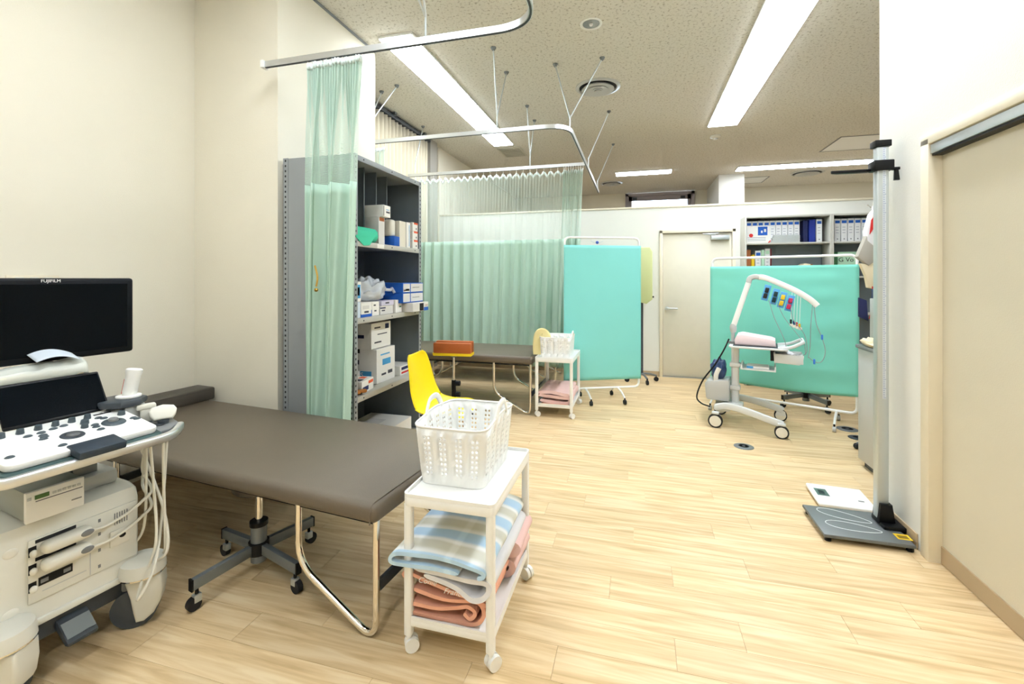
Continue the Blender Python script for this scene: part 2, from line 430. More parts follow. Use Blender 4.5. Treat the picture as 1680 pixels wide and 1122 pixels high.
# door 1: sliding door on the right
d1 = thing('door_1', 'large beige sliding door at the right edge', None, (XR, 0, 0), kind='structure')
MB().box(-.012, .17, 2.655, 2.72, 0, 2.05, .003).box(-.012, .17, .2, 2.72, 2.02, 2.075, .003).obj('door_frame', FRAME, d1)
bx('door_leaf', DOORM, d1, .045, .085, .2, 2.654, .008, 1.97)
bx('kick_strip', BASEB, d1, .038, .046, .2, 2.654, .005, .085)
MB().box(-.005, .05, .2, 2.652, 1.972, 2.015, .002).obj('sliding_rail', ALUS, d1)
bx('rail_seal', BLACK, d1, .002, .047, .2, 2.652, 1.962, 1.972)
# window 1: far high window
w1 = thing('window_1', 'grey-framed window in the far wall with white daylight', None, (0, 11.75, 0), kind='structure')
MB().box(-.28, -.2, -.05, .1, 1.5, CEIL - .02).box(1.26, 1.34, -.05, .1, 1.5, CEIL - .02).box(-.28, 1.34, -.05, .1, CEIL - .09, CEIL - .02).box(-.2, 1.26, 0, .06, 3.3, 3.41).box(-.2, -.12, 0, .06, 1.5, 3.41).box(1.18, 1.26, 0, .06, 1.5, 3.41).obj('window_frame', mat('window_grey', (168, 160, 164), .5), w1)
bx('window_pane', WINGLASS, w1, -.12, 1.18, .02, .03, 1.5, 3.3)
bx('window_latch', DGREY, w1, -.1, .0, -.03, 0, 3.32, 3.38)
bx('window_latch', DGREY, w1, 1.02, 1.12, -.03, 0, 3.32, 3.38)
# recess window post and drape track
struct('trim_3', MB().box(XL, XL + .07, 6.35, 6.6, 0, CEIL), mat('grey_post', (168, 164, 154), .5), 'grey vertical window post beyond the curtained bay')
tr = thing('curtain_track', 'dark grey drape track along the ceiling of the bay', 'curtain track', (0, 0, 0))
MB().box(XL + .005, XL + .1, 3.8, 6.3, CEIL - .075, CEIL - .022, .004).obj('channel', DGREY, tr)
for yy in (4.3, 5.2, 6.05): bx('bracket', STEELG, tr, XL + .02, XL + .13, yy, yy + .05, CEIL - .04, CEIL - .005)
def drape(name, label, y0, y1, z0, z1, x, k, parent=None):
    def fn(s, t):
        yy = y0 + (y1 - y0) * s
        return (x + .028 * math.sin(2 * math.pi * k * s) + .008 * math.sin(17 * s + 2 * t), yy, z1 + (z0 - z1) * t)
    o = grid(name, fn, k * 8, 6, BEIGED, parent, .003)
    if label: tag(o, label, 'curtain')
    return o
drape('window_drape', 'pleated beige drape under the ceiling track, left of grey post', 3.82, 6.3, .4, CEIL - .08, XL + .055, 26)
drape('window_drape', 'pleated beige drape right of the grey post, behind the net', 6.62, 6.69, .4, CEIL - .06, XL + .055, 2)

# ------------------------------------------------------------------ ceiling fixtures
LG = 'long fluorescent ceiling lights'
def lamp(label, x0, x1, y0, y1, drop=.03):
    t = thing('ceiling_light', label, 'ceiling light', ((x0 + x1) / 2, (y0 + y1) / 2, CEIL), 0, LG)
    a, b = (x1 - x0) / 2, (y1 - y0) / 2
    MB().box(-a, a, -b, b, -drop + .008, -.0005, .003).obj('housing', WHITEM, t)
    MB().box(-a + .012, a - .012, -b + .012, b - .012, -drop, -drop + .0075, .002).obj('diffuser', LAMPM, t)
lamp('bright fluorescent light, nearer of the two in the left row', -2.2, -1.87, 3.55, 5.225)
lamp('bright fluorescent light at the far end of the left row', -2.2, -1.87, 5.235, 6.92)
lamp('bright fluorescent light at the far end of the right row', .94, 1.33, 5.115, 6.83)
lamp('bright fluorescent light cut by the top edge in right row', .94, 1.33, 3.39, 5.105)
lamp('added unseen fluorescent light in right row above sliding door', .94, 1.33, 1.665, 3.38)  # added out of view, extends the row to brighten the foreground
lamp('added unseen fluorescent light over the near couch bay', -1.75, -1.42, .3, 2.0)  # unseen fixture added to lift the left wall and couch bay
lamp('added unseen fluorescent light overhead at near end of room', -.75, -.4, -1.5, .2)  # added behind the camera, the foreground was too dark without it
lamp('far crosswise fluorescent light, left of the two by the pillar', 1.85, 3.2, 9.45, 9.78)
lamp('far crosswise fluorescent light behind the stadiometer top', 3.21, 4.6, 9.45, 9.78)
lamp('faint far fluorescent light in front of the window', -.42, .66, 9.3, 9.62)

def diffuser(label, x, y, r):
    t = thing('air_diffuser', label, 'air vent', (x, y, CEIL), 0, 'round ceiling air diffusers')
    MB().lathe([(r, -.0005), (r, -.008), (r * .86, -.016), (r * .84, -.004), (r * .8, -.0005)], 40).obj('outer_ring', LGREY, t)
    MB().lathe([(.001, -.003), (r * .84, -.003), (r * .84, -.0008), (.001, -.0008)], 40).obj('throat', mat('throat_grey', (52, 50, 48), .6), t)
    for q, zz in ((.74, 0), (.50, .004), (.28, .008)):
        MB().lathe([(r * q, -.030 - zz), (r * (q - .09), -.008), (r * (q - .11), -.010), (r * (q - .02), -.034 - zz)], 36).obj('cone_ring', LGREY, t)
    MB().lathe([(.0001, -.05), (r * .16, -.05), (r * .14, -.004)], 24).obj('hub', LGREY, t)
diffuser('large round air diffuser near the middle of the ceiling', -.42, 5.14, .245)
diffuser('small-looking round air diffuser far above the aqua screen', -.55, 10.4, .245)
diffuser('round air diffuser far right, past the crosswise lights', 3.3, 10.4, .3)
t = thing('downlight', 'small recessed downlight with chrome reflector', 'downlight', (-.37, 3.846, CEIL))
MB().lathe([(.092, -.0005), (.092, -.006), (.078, -.008), (.07, -.0008)], 32).obj('trim_ring', WHITEM, t)
MB().lathe([(.0001, -.001), (.07, -.0008), (.07, -.003), (.0001, -.003)], 32).obj('reflector', mat('reflector_grey', (150, 150, 146), .2, .8), t)
MB().lathe([(.0001, -.02), (.014, -.016), (.018, -.004), (.0001, -.0035)], 20).obj('bulb', WHITE, t)
t = thing('ceiling_grille', 'square beige return-air grille beyond the left light row', 'air vent', (-2.02, 7.4, CEIL))
MB().box(-.2, .2, -.27, .27, -.012, -.0005, .004).obj('frame', mat('grille_beige', (205, 200, 184), .5), t)
bx('opening', mat('grille_dark', (140, 136, 122), .7), t, -.165, .165, -.235, .235, -.0135, -.0122)
for i in range(9): bx('slat', MATS['grille_beige'], t, -.165, .165, -.225 + i * .05, -.2 + i * .05, -.019, -.0137)
t = thing('smoke_detector', 'small round cream smoke detector on the ceiling', 'smoke detector', (1.13, 7.36, CEIL))
MB().lathe([(.075, -.0005), (.075, -.02), (.055, -.035), (.0001, -.037)], 24).obj('base', CREAM, t)
MB().lathe([(.03, -.037), (.03, -.055), (.0001, -.058)], 16).obj('sensor', WHITE, t)
def hatch(label, x0, x1, y0, y1):
    t = thing('access_hatch', label, 'access hatch', ((x0 + x1) / 2, (y0 + y1) / 2, CEIL), 0, 'ceiling access hatches')
    a, b = (x1 - x0) / 2, (y1 - y0) / 2
    MB().box(-a, a, -b, -b + .02, -.006, -.0005).box(-a, a, b - .02, b, -.006, -.0005).box(-a, -a + .02, -b + .02, b - .02, -.006, -.0005).box(a - .02, a, -b + .02, b - .02, -.006, -.0005).obj('frame', MGREY, t)
    bx('panel', WHITEM, t, -a + .025, a - .025, -b + .025, b - .025, -.004, -.0005)
hatch('small square ceiling access hatch near the pillar', 2.17, 2.67, 10.55, 11.2)
hatch('larger ceiling access hatch right, behind the stadiometer top', 2.95, 3.75, 7.9, 8.75)

# ------------------------------------------------------------------ curtain rails
RZ = 2.77
def rail(label, pts, hangers, fillet):
    t = thing('curtain_rail', label, 'curtain rail', (0, 0, 0))
    tk = MB().tube(pts, .0, n=4, fillet=fillet, steps=12, sq=(.012, .019)).obj('track', ALU, t, 30)
    MB().tube([(p[0], p[1], p[2] - .0205) for p in pts], .0, n=4, fillet=fillet, steps=12, sq=(.006, .0015)).obj('slot', DGREY, tk, 30)  # runner slot; its dark colour also paints in the shade under the rail
    for (jx, jy, feet) in hangers:
        MB().cyl((jx, jy, RZ + .019), (jx, jy, RZ + .16), .006, n=8).obj('drop_rod', ALUS, t)
        for (fx, fy) in feet:
            h = MB().cyl((jx, jy, RZ + .14), (fx, fy, CEIL - .012), .0065, n=8).obj('hanger_rod', ALUS, t)
            MB().lathe([(.0001, -.03), (.012, -.03), (.026, -.006), (.026, -.0005)], 14, (fx, fy, CEIL)).obj('flange', STEELG, h)
    return t
r1 = rail('nearest aluminium curtain rail, curving at the picture top', [(-2.366, 2.45, RZ), (-.52, 2.45, RZ), (-.52, .1, RZ)], [(-1.2, 2.45, [(-1.33, 2.0), (-1.08, 2.0)])], .24)
bx('wall_bracket', WHITEM, r1, -2.369, -2.345, 2.425, 2.475, RZ - .025, RZ + .025, b=.004)
rail('aluminium curtain rail that turns the corner over bay', [(-3.0, 4.13, RZ), (-.6, 4.13, RZ), (-.6, 7.45, RZ)],
     [(-1.28, 4.13, [(-1.276, 4.0), (-1.297, 4.51)]), (-.62, 4.36, [(-.782, 4.47), (-.323, 4.457)]), (-.6, 5.9, [(-.344, 5.905)]), (-.6, 7.3, [(-.362, 7.366)]), (-2.7, 4.13, [(-2.8, 4.6), (-2.55, 4.5)])], .24)
rail('aluminium rail from which the wide mint curtain hangs', [(-3.0, 5.6, RZ), (-.612, 5.6, RZ)], [(-2.9, 5.6, [(-2.884, 5.808)]), (-1.3, 5.6, [(-1.304, 5.45), (-1.327, 5.98)])], 0)

# ------------------------------------------------------------------ curtains
def curtain(label, top, bot, y, z_top, z_net, z_bot, kn, an, kb, ab, netm, hooks, lean=0.0, sag=.03):
    """top/bot: (x0,x1) at top and bottom; kn/an pleats and depth of the net, kb/ab of the cloth"""
    t = thing('curtain', label, 'curtain', (0, 0, 0))
    sd = random.uniform(0, 50)
    def base(s, z):
        q = (z_top - z) / (z_top - z_bot); qn = min(1, (z_top - z) / (z_top - z_net))
        x0 = top[0] + (bot[0] - top[0]) * q; x1 = top[1] + (bot[1] - top[1]) * q
        w1 = 2 * math.pi * kn * s + 1.2 * noise.noise((s * 7, q * 2, sd))
        w2 = 2 * math.pi * kb * (s + .35 / kb * noise.noise((s * 4, q * .9, sd + 9)))
        f = qn * qn * (3 - 2 * qn)
        a2 = ab * (1 + .6 * noise.noise((s * 6, q * 1.2, sd + 4)))
        yy = y + an * (1 - .85 * f) * math.sin(w1) + a2 * (.1 + .9 * f) * math.sin(w2) + lean * q
        return (x0 + (x1 - x0) * s + .25 * a2 * f * math.sin(2 * w2), yy, z)
    def dip(s): return sag * (1 - abs(math.cos(math.pi * hooks * s)))
    L = (top[1] - top[0]) + 4 * an * kn + 2 * ab * kb
    nu = max(80, kn * 8, kb * 14)
    def net(s, v):
        z = z_top - .03 - (z_top - .03 - z_net) * v
        b = base(s, z); return (b[0], b[1], z - dip(s) * (1 - v) ** 3)
    grid('net_top', net, nu, 10, netm, t, 0, lambda s, v: (s * L, (z_top - z_net) * v))
    def hd(s, v):
        z = z_top - .038 * v
        b = base(s, z); return (b[0], b[1], z - dip(s))
    grid('heading_tape', hd, nu, 2, mat('heading_white', (236, 246, 240), .8), t, .002)
    for h in range(hooks + 1):
        b = base(h / hooks, z_top)
        MB().tube([(b[0], b[1], z_top - .012), (b[0], y, z_top + .015), (b[0], y, RZ - .015)], .0024, n=5).obj('hook', WHITE, t)
    grid('cloth_body', lambda s, v: base(s, z_net + (z_bot - z_net) * v), nu, 28, CURT, t, .003)
    return t
c1 = curtain('gathered mint curtain with net top beside the steel rack', (-2.02, -1.625), (-2.075, -1.75), 2.45, 2.735, 1.965, .10, 19, .03, 3, .062, NET, 14, .04, .012)
tb = MB().tube(spline([(-1.93, 2.405, 1.45), (-1.9, 2.39, 1.38), (-1.905, 2.385, 1.32)]), .006, n=6).obj('tie_cord', mat('brass_cord', (190, 150, 60), .5), c1)
MB().ball((-1.905, 2.385, 1.30), .012).obj('tie_hook', mat('brass', (190, 150, 70), .3, .9), c1)
curtain('wide mint curtain drawn behind the farther couch', (-2.98, -.86), (-2.98, -.95), 5.6, 2.71, 1.86, .27, 56, .014, 15, .028, NETW, 24, sag=.045)
curtain('bunched end of mint curtain beside the aqua screen', (-.87, -.63), (-.975, -.75), 5.565, 2.71, 1.86, .27, 10, .025, 3, .04, NET, 8)
curtain('small bunch of mint curtain showing above the rack', (-2.86, -2.47), (-2.86, -2.5), 4.13, 2.71, 2.05, .25, 9, .025, 4, .03, NET, 10)

# ================================================================== FURNITURE
# ------------------------------------------------------------------ examination couches
def couch(label, loc, rz, L, W, H, th=.085):
    t = thing('examination_couch', label, 'couch', loc, rz, 'treatment couches')
    MB().box(-L / 2, L / 2, -W / 2, W / 2, H - th, H, .028, 4).obj('mattress', LEATHER, t)
    m = t.children[0]
    # piping seam near both ends
    for sx in (-1, 1):
        x = sx * (L / 2 - .024)
        MB().tube([(x, -W / 2 - .001, H - th + .004), (x, -W / 2 - .001, H - .022), (x, -W / 2 + .02, H + .001), (x, W / 2 - .02, H + .001), (x, W / 2 + .001, H - .022), (x, W / 2 + .001, H - th + .004)], .0028, n=6, fillet=.018).obj('piping', LEATHER, m)
    MB().box(-L / 2 + .04, L / 2 - .04, -W / 2 + .04, W / 2 - .04, H - th - .018, H - th, .002).obj('base_board', BLACK, t)
    for sx in (-1, 1):
        for sy in (-1, 1):
            yy = sy * (W / 2 - .045); xa = sx * (L / 2 - .03); xb = sx * (L / 2 - .42)
            MB().tube([(xa, yy, H - th), (xa, yy, -.018), (xb, yy, .2), (xb, yy, H - th)], .0135, n=12, fillet=.095, steps=10).obj('leg', CHROME, t)
        x = sx * (L / 2 - .03)
        MB().box(x - .007, x + .007, -W / 2 + .06, W / 2 - .06, .17, .215, .002).obj('cross_bar', DGREY, t)
    return t
couch('near taupe padded couch with bent chrome legs, in foreground', (-1.915, 2.005, 0), -6, 2.06, .82, .525, .075)
couch('far taupe padded couch in front of the drawn curtain', (-1.88, 4.86, 0), -1, 1.76, .82, .585, .08)
couch('couch behind the drawn mint curtain, only its chrome legs showing', (-1.9, 6.2, 0), 0, 1.8, .7, .56, .08)
# bolster on the near couch
t = thing('bolster', 'dark leatherette bolster pillow at the head of near couch', 'pillow', (-2.975, 2.32, .5255), -6)
MB().box(-.09, .09, -.23, .23, 0, .085, .014, 3).obj('cushion', LEATHER2, t)
for sx in (-1, 1):
    MB().tube([(sx * .088, -.22, .078), (sx * .088, .22, .078)], .003, n=6).obj('piping', LEATHER2, t)

# ------------------------------------------------------------------ stools (four-arm caster base)
def stool(label, loc, rz, seat_h):
    t = thing('stool', label, 'stool', loc, rz, 'caster stools')
    MB().cyl((0, 0, .06), (0, 0, .235), .034, n=20).obj('column', STEELG, t)
    MB().cyl((0, 0, .225), (0, 0, .245), .039, n=20).obj('collar', BLACK, t)
    MB().cyl((0, 0, .095), (0, 0, .15), .044, n=20).obj('hub', BLACK, t)
    MB().cyl((0, 0, .245), (0, 0, seat_h - .034), .016, n=14).obj('gas_rod', CHROME, t)
    MB().lathe([(.0001, seat_h - .035), (.1, seat_h - .035), (.11, seat_h - .025), (.11, seat_h - .01), (.1, seat_h), (.0001, seat_h)], 28).obj('seat', LEATHER2, t)
    for k in range(4):
        a = R(90 * k); c, s = math.cos(a), math.sin(a)
        M = Matrix.Rotation(a, 4, 'Z')
        arm = MB().prism([(.03, .10), (.03, .145), (.285, .13), (.285, .085)], -.0125, .0125, 'xz', .002, M=M).obj('arm', STEELG, t)
        bx('end_cap', BLACK, arm, .283, .290, -.013, .013, .083, .132, M=M)
        cs = MB().cyl((.265 * c, .265 * s, .045), (.265 * c, .265 * s, .09), .007, n=8).obj('caster', BLACK, t)
        px, py = .265 * c, .265 * s
        MB().cyl((px - .012 * s + .012 * c, py + .012 * c + .012 * s, .027), (px + .012 * s + .012 * c, py - .012 * c + .012 * s, .027), .027, n=18).obj('wheel', RUBBER, cs)
        MB().box(-.015, .015, -.013, .013, .03, .062, .003, M=Matrix.Translation((px, py, 0)) @ M).obj('fork', ALUS, cs)
    return t
stool('grey caster stool stowed under the near couch', (-1.70, 1.735, 0), -14, .43)
stool('grey caster stool half hidden under the mint screen', (1.75, 5.55, 0), 25, .42)

# ------------------------------------------------------------------ steel rack
SX0, SX1, SY0, SY1, SH = -2.33, -1.775, 2.585, 3.54, 2.19
t = rack = thing('steel_rack', 'grey steel shelving rack full of boxes against the pier', 'shelf', (0, 0, 0))
for (x, y, sx, sy) in ((SX0, SY0, 1, 1), (SX1, SY0, -1, 1), (SX0, SY1, 1, -1), (SX1, SY1, -1, -1)):
    pz = MB().box(x, x + sx * .04, y, y + sy * .003, 0, SH).box(x, x + sx * .003, y, y + sy * .04, 0, SH).obj('upright', SHELFM, t)
    hb = MB()
    n = int(SH / .035)
    for i in range(n):
        z = .03 + i * .035
        if y == SY0: hb.box(x + sx * .014, x + sx * .024, y - .0008, y, z, z + .014)
        if x == SX1: hb.box(x, x + .0008, y + sy * .014, y + sy * .024, z, z + .014)
        if y == SY1: hb.box(x + sx * .014, x + sx * .024, y - sy * -.0038, y - sy * -.003, z, z + .014)
    if hb.v: tag(hb.obj('slot_holes', HOLE, pz, 0), kind='stuff')
bx('side_panel', SHELFM, t, SX0 + .041, SX1 - .041, SY0 + .002, SY0 + .005, .02, SH - .005)
bx('side_panel', SHELFD, t, SX0 + .006, SX1 - .006, SY1 - .006, SY1 - .0035, .02, SH - .005)
bx('back_panel', SHELFD, t, SX0 + .004, SX0 + .007, SY0 + .006, SY1 - .007, .02, SH - .005)
LV = (.10, .585, 1.105, 1.62, SH - .002)
for z in LV:
    s = MB().box(SX0 + .008, SX1 - .004, SY0 + .006, SY1 - .007, z - .012, z, .001).box(SX1 - .006, SX1 - .0005, SY0 + .006, SY1 - .007, z - .036, z, .001).obj('shelf_board', SHELFE if z < 2 else SHELFM, t)
    for yy in (SY0 + .11, (SY0 + SY1) / 2, SY1 - .11):
        MB().cyl((SX1 - .0008, yy, z - .018), (SX1 + .0006, yy, z - .018), .0055, n=8).obj('screw', HOLE, s)
for yy in (2.735, 2.9, 3.06, 3.21):
    MB().box(SX0 + .01, SX1 - .13, yy - .0015, yy + .0015, 1.621, 2.174).box(SX1 - .134, SX1 - .13, yy - .008, yy + .002, 1.621, 2.174).obj('divider', SHELFD, t)

# boxes on the rack -------------------------------------------------
def carton(label, x0, x1, y0, y1, z, h, m, prints=(), cat='box', group=None, name='carton', rz=0, flap=False):
    """prints: (face, u0,u1,v0,v1, material) in fractions of the face; face 'f'=+X, 'n'=-Y, 't'=top"""
    cx, cy = (x0 + x1) / 2, (y0 + y1) / 2
    t = thing(name, label, cat, (cx, cy, z + .0008), rz, group)
    a, b = (x1 - x0) / 2, (y1 - y0) / 2
    MB().box(-a, a, -b, b, 0, h, .0015, 1).obj('box_body', m, t)
    if flap:
        MB().box(-a + .004, a - .004, -b, b - .004, 0, .002, M=Matrix.Translation((0, 0, h + .001)) @ Matrix.Rotation(R(14), 4, 'Y')).obj('flap', m, t)
    for p in prints:
        f, u0, u1, v0, v1, pm = p
        if f == 'f': bx('print', pm, t, a, a + .0006, -b + 2 * b * u0, -b + 2 * b * u1, h * v0, h * v1)
        if f == 'n': bx('print', pm, t, -a + 2 * a * u0, -a + 2 * a * u1, -b - .0006, -b, h * v0, h * v1)
        if f == 't': bx('print', pm, t, -a + 2 * a * u0, -a + 2 * a * u1, -b + 2 * b * v0, -b + 2 * b * v1, h, h + .0006)
    return t
G = 'boxes stored on the steel rack'
z = LV[1] + .0
# shelf 2 (z .585): big cartons, glove boxes
carton('large white glove carton with blue size label, lower of two', -2.16, -1.86, 2.99, 3.25, z, .255, PAPERW, [('n', .3, .85, .12, .36, BLUEL), ('n', .12, .5, .55, .68, INK), ('f', .3, .75, .5, .68, BLUEL), ('f', .25, .5, .2, .26, INK), ('f', .6, .85, .2, .3, INK), ('f', .2, .7, .8, .84, BLUEL), ('t', .2, .4, .1, .9, BLUEL), ('t', .6, .8, .1, .9, BLUEL), ('n', .45, .52, .88, 1, BLACK)], group=G)
text('size_letter', 'S', .05, face_ny(-1.985, 2.9885, z + .063), PAPERW, None); bpy.context.view_layer.update()
tl = [o for o in COL.objects if o.name.startswith('size_letter')][0]
cb = [o for o in COL.objects if o.get('label', '').startswith('large white glove carton')][0]
tl.data.transform(Matrix.Translation((-cb.location.x, -cb.location.y, -cb.location.z))); tl.parent = cb
carton('white carton left of the blue-labelled glove carton', -2.31, -2.11, 2.72, 2.97, z, .26, PAPERW, [('n', .2, .6, .5, .62, INK), ('t', .2, .4, .1, .9, BLUEL), ('f', .2, .5, .6, .7, INK), ('n', .6, .66, .88, 1, BLACK)], group=G)
carton('white carton with navy hexagon mark, resting on the other cartons', -2.19, -1.88, 2.95, 3.22, z + .262, .19, PAPERW, [('n', .35, .8, .42, .55, NAVY), ('n', .36, .5, .25, .33, NAVY), ('f', .7, .9, .72, .92, NAVY), ('f', .3, .8, .52, .56, INK), ('f', .15, .45, .78, .84, INK), ('f', .15, .5, .2, .26, INK), ('n', .08, .26, .35, .72, NAVY)], group=G)
carton('white glove box with red-orange print at the shelf front', -1.93, -1.81, 2.70, 2.88, z, .082, PAPERW, [('f', .05, .55, .15, .5, NAVY), ('f', .55, .95, .6, .85, ORP), ('t', .2, .8, .1, .45, INK), ('t', .3, .7, .6, .9, ORP), ('n', .2, .7, .3, .6, INK)], group=G, rz=8)
carton('pale pink-grey glove box behind the red-printed box', -2.09, -1.98, 2.71, 2.96, z, .1, PAPERG, [('f', .1, .5, .3, .6, INK)], group=G)
carton('small upright white box beside the curtain on lower shelf', -1.92, -1.85, 2.625, 2.675, z, .14, PAPERW, [('f', .2, .8, .2, .7, INK)], group=G)
carton('flat white tissue box by the rack edge, lower shelf', -2.09, -2.0, 2.6, 2.69, z, .075, PAPERW, [('f', .2, .8, .3, .6, BLUEL)], group=G)
carton('slim navy-striped box at the far end of lower shelf', -2.1, -1.84, 3.3, 3.5, z, .075, PAPERW, [('f', .1, .9, .55, .85, NAVY), ('f', .1, .9, .15, .35, REDP)], group=G)
# gloves
def blob(name, label, cat, loc, sz, m, seed, amp=.35, parent=None, n=20, k=12, freq=2.2):
    vs = []; fs = []
    for j in range(k + 1):
        th = math.pi * j / k
        for i in range(n):
            a = 2 * math.pi * i / n
            d = Vector((math.sin(th) * math.cos(a), math.sin(th) * math.sin(a), math.cos(th)))
            r = 1 + amp * noise.noise(d * freq + Vector((seed, seed * 2, 0)))
            p = Vector((d.x * sz[0], d.y * sz[1], max(d.z, -.85) * sz[2] + .85 * sz[2])) * 1
            vs.append((p.x * r, p.y * r, p.z * (r if d.z > -.3 else 1)))
    for j in range(k):
        for i in range(n): fs.append((j * n + i, (j + 1) * n + i, (j + 1) * n + (i + 1) % n, j * n + (i + 1) % n))
    o = MB().add(vs, fs).obj(name, m, parent, 60)
    o.location = loc
    if label: tag(o, label, cat)
    return o
gl = MB()
for q, (dx, dy, dz, s) in enumerate(((0, 0, 0, 1), (.018, .045, .004, .8), (-.01, -.04, .0, .75))):
    gl.tube(spline([(-.03 + dx, -.03 + dy, .012 + dz), (0 + dx, -.02 + dy, .03 * s + dz), (.03 + dx, .02 + dy, .022 + dz), (.0 + dx, .04 + dy, .013 + dz)]), .013, n=8)
tag(gl.obj('leather_strap', TAN, None, 60), 'rolled tan leather strap in front of the glove box', 'strap').location = (-1.82, 2.64, LV[1] + .001)
# shelf 3 (z 1.105)
z = LV[2]
carton('white box with light blue ring mark beside the curtain', -1.97, -1.80, 2.632, 2.70, z + .11, .135, PAPERW, [('f', .1, .9, .16, .84, BLUEL), ('f', .25, .75, .3, .7, PAPERW), ('t', 0, 1, 0, 1, HOLE)], group=G)
carton('pale blue tablet box standing under the ring-marked box', -1.99, -1.80, 2.622, 2.695, z, .107, mat('pale_blue_card', (214, 226, 240), .6), [('f', 0, .3, 0, .45, BLUEC), ('f', 0, .2, .55, .8, BLUEC)], group=G)
carton('open white medicine box with blue base band', -1.97, -1.80, 2.70, 2.83, z, .098, PAPERW, [('f', 0, 1, 0, .2, BLUEC), ('f', .95, 1, .2, .45, BLUEC), ('f', .15, .75, .55, .8, PAPERG), ('f', .3, .7, .28, .42, INK), ('n', .3, 1, 0, .25, BLUEC)], group=G, flap=True)
carton('plain white medicine box right of the open box', -1.97, -1.80, 2.835, 2.925, z, .1, PAPERW, [('f', .2, .5, .7, .8, INK), ('f', .3, .6, .3, .4, INK)], group=G)
carton('flat white box lying under the plastic bag', -1.96, -1.80, 2.94, 3.12, z, .062, PAPERG, [('f', 0, .4, .7, .85, NAVY), ('f', .1, .35, .4, .55, INK)], group=G)
carton('thin lavender-white box on top of the flat box', -1.95, -1.80, 2.96, 3.13, z + .064, .035, mat('lavender_card', (206, 202, 222), .6), [('f', .3, .6, .4, .7, INK)], group=G)
carton('small white box with yellow and green marks', -1.9, -1.79, 3.14, 3.235, z, .1, PAPERW, [('f', .4, .9, .78, .98, YELP), ('f', .6, .9, .4, .5, mat('green_print', (40, 130, 80), .6))], group=G)
carton('blue box with grey labels, upper of the stacked pair', -2.1, -1.75, 3.18, 3.525, z + .152, .078, BLUEC, [('f', .02, .33, .08, .92, PAPERG), ('f', .37, .98, .08, .92, PAPERG), ('f', .04, .1, .15, .35, ORP), ('f', .12, .3, .2, .4, INK), ('f', .45, .8, .5, .56, INK)], group=G)
carton('blue box with grey labels, lower of the stacked pair', -2.1, -1.75, 3.18, 3.525, z + .072, .078, BLUEC, [('f', .02, .33, .1, .95, PAPERG), ('f', .37, .98, .1, .95, PAPERG), ('f', .45, .8, .5, .56, INK)], group=G)
carton('open grey-white box with a black opening jutting past the rack', -2.0, -1.70, 3.25, 3.52, z, .07, PAPERG, [('f', .42, .68, .05, .9, HOLE), ('f', .7, 1, .45, .95, PAPERW), ('f', .7, 1, 0, .4, BLUEC), ('f', .78, .95, .55, .7, ORP)], group=G)
carton('navy tablet case lying on top at the back of the shelf', -2.2, -2.03, 2.6, 2.93, z + .25, .03, NAVY, [('f', .4, .8, .2, .9, PAPERW)], group=G)
carton('deep white storage box at the back under the navy case', -2.25, -2.01, 2.6, 2.9, z, .249, PAPERG, group=G)
pb = blob('plastic_bag', 'clear crumpled plastic bag stuffed on the middle shelf', 'bag', (-1.90, 2.93, z + .103), (.10, .17, .085), mat('crumpled_clear_plastic', (226, 232, 238), .18, alpha=.72, spec=.8), 3.1, .38, n=44, k=26, freq=2.6)
MB().tube(spline([(.05, .15, .08), (.07, .2, .075), (.06, .24, .085), (.08, .25, .05)], 6), .012, n=6).obj('knot', MATS['crumpled_clear_plastic'], pb, 60)
# shelf 4 (z 1.62): dividers
z = LV[3]
t = thing('paper_roll', 'roll of aqua couch paper with a loose hanging corner', 'paper roll', (-1.835, 2.755, z + .052))
MB().cyl((0, -.15, 0), (0, .13, 0), .05, n=24).obj('roll', TEALSHEET, t)
MB().cyl((0, .1302, 0), (0, .1312, 0), .018, n=14).obj('core', PAPERW, t)
me = MB().add([(.052, -.152, .02), (.055, .12, .025), (.062, .06, -.02), (.066, -.0, -.075), (.066, -.07, -.08), (.062, -.152, -.03), (.03, -.152, .049), (.03, .12, .049)], [(0, 1, 2, 3, 4, 5), (6, 7, 1, 0)]).obj('loose_sheet', TEALSHEET, t, 0, .002)
carton('white carton leaning out of the divider slot, upper', -1.98, -1.77, 2.93, 3.03, z + .20, .085, PAPERW, [('f', .05, .12, .05, .95, HOLE), ('f', .4, .9, .35, .5, INK), ('f', .4, .8, .6, .66, BLUEL)], group=G)
carton('white carton with torn flap below the leaning carton', -2.0, -1.80, 2.92, 3.0, z, .198, PAPERG, [('f', .1, .9, .85, .98, KRAFT)], group=G)
carton('narrow grey box of instruments in the second slot', -2.05, -1.90, 2.75, 2.8, z + .10, .15, PAPERG, [('f', 0, 1, .85, 1, PAPERW)], group=G)
carton('stack of leaflets supporting the narrow grey box', -2.05, -1.89, 2.745, 2.83, z, .1, PAPERS, group=G)
t = thing('soap_dispenser', 'rounded cream plastic dispenser in the fourth slot', 'dispenser', (-1.84, 3.135, z + .075))
MB().box(-.035, .035, -.036, .036, 0, .13, .018, 3).obj('case', CREAM, t)
bx('base_block', BLUEC, t, -.05, .06, -.03, .05, -.0745, -.0005, b=.003)
carton('tall plain cream box in the last slot of top shelf', -2.05, -1.80, 3.22, 3.315, z, .205, mat('cream_card', (232, 226, 208), .7), group=G)
carton('slim white box with blue line in the last slot', -2.03, -1.79, 3.318, 3.375, z, .205, PAPERW, [('f', .6, .72, .05, .9, BLUEL)], group=G)
for i in range(3):
    carton(['bottom', 'middle', 'top'][i] + ' of three white boxes with orange corners', -2.0, -1.785, 3.405, 3.5, z + i * .072, .071, PAPERW, [('f', .25, .95, .78, 1, ORP), ('n', 0, 1, .05, .98, PAPERG), ('f', .6, .75, .2, .4, INK)], group=G)
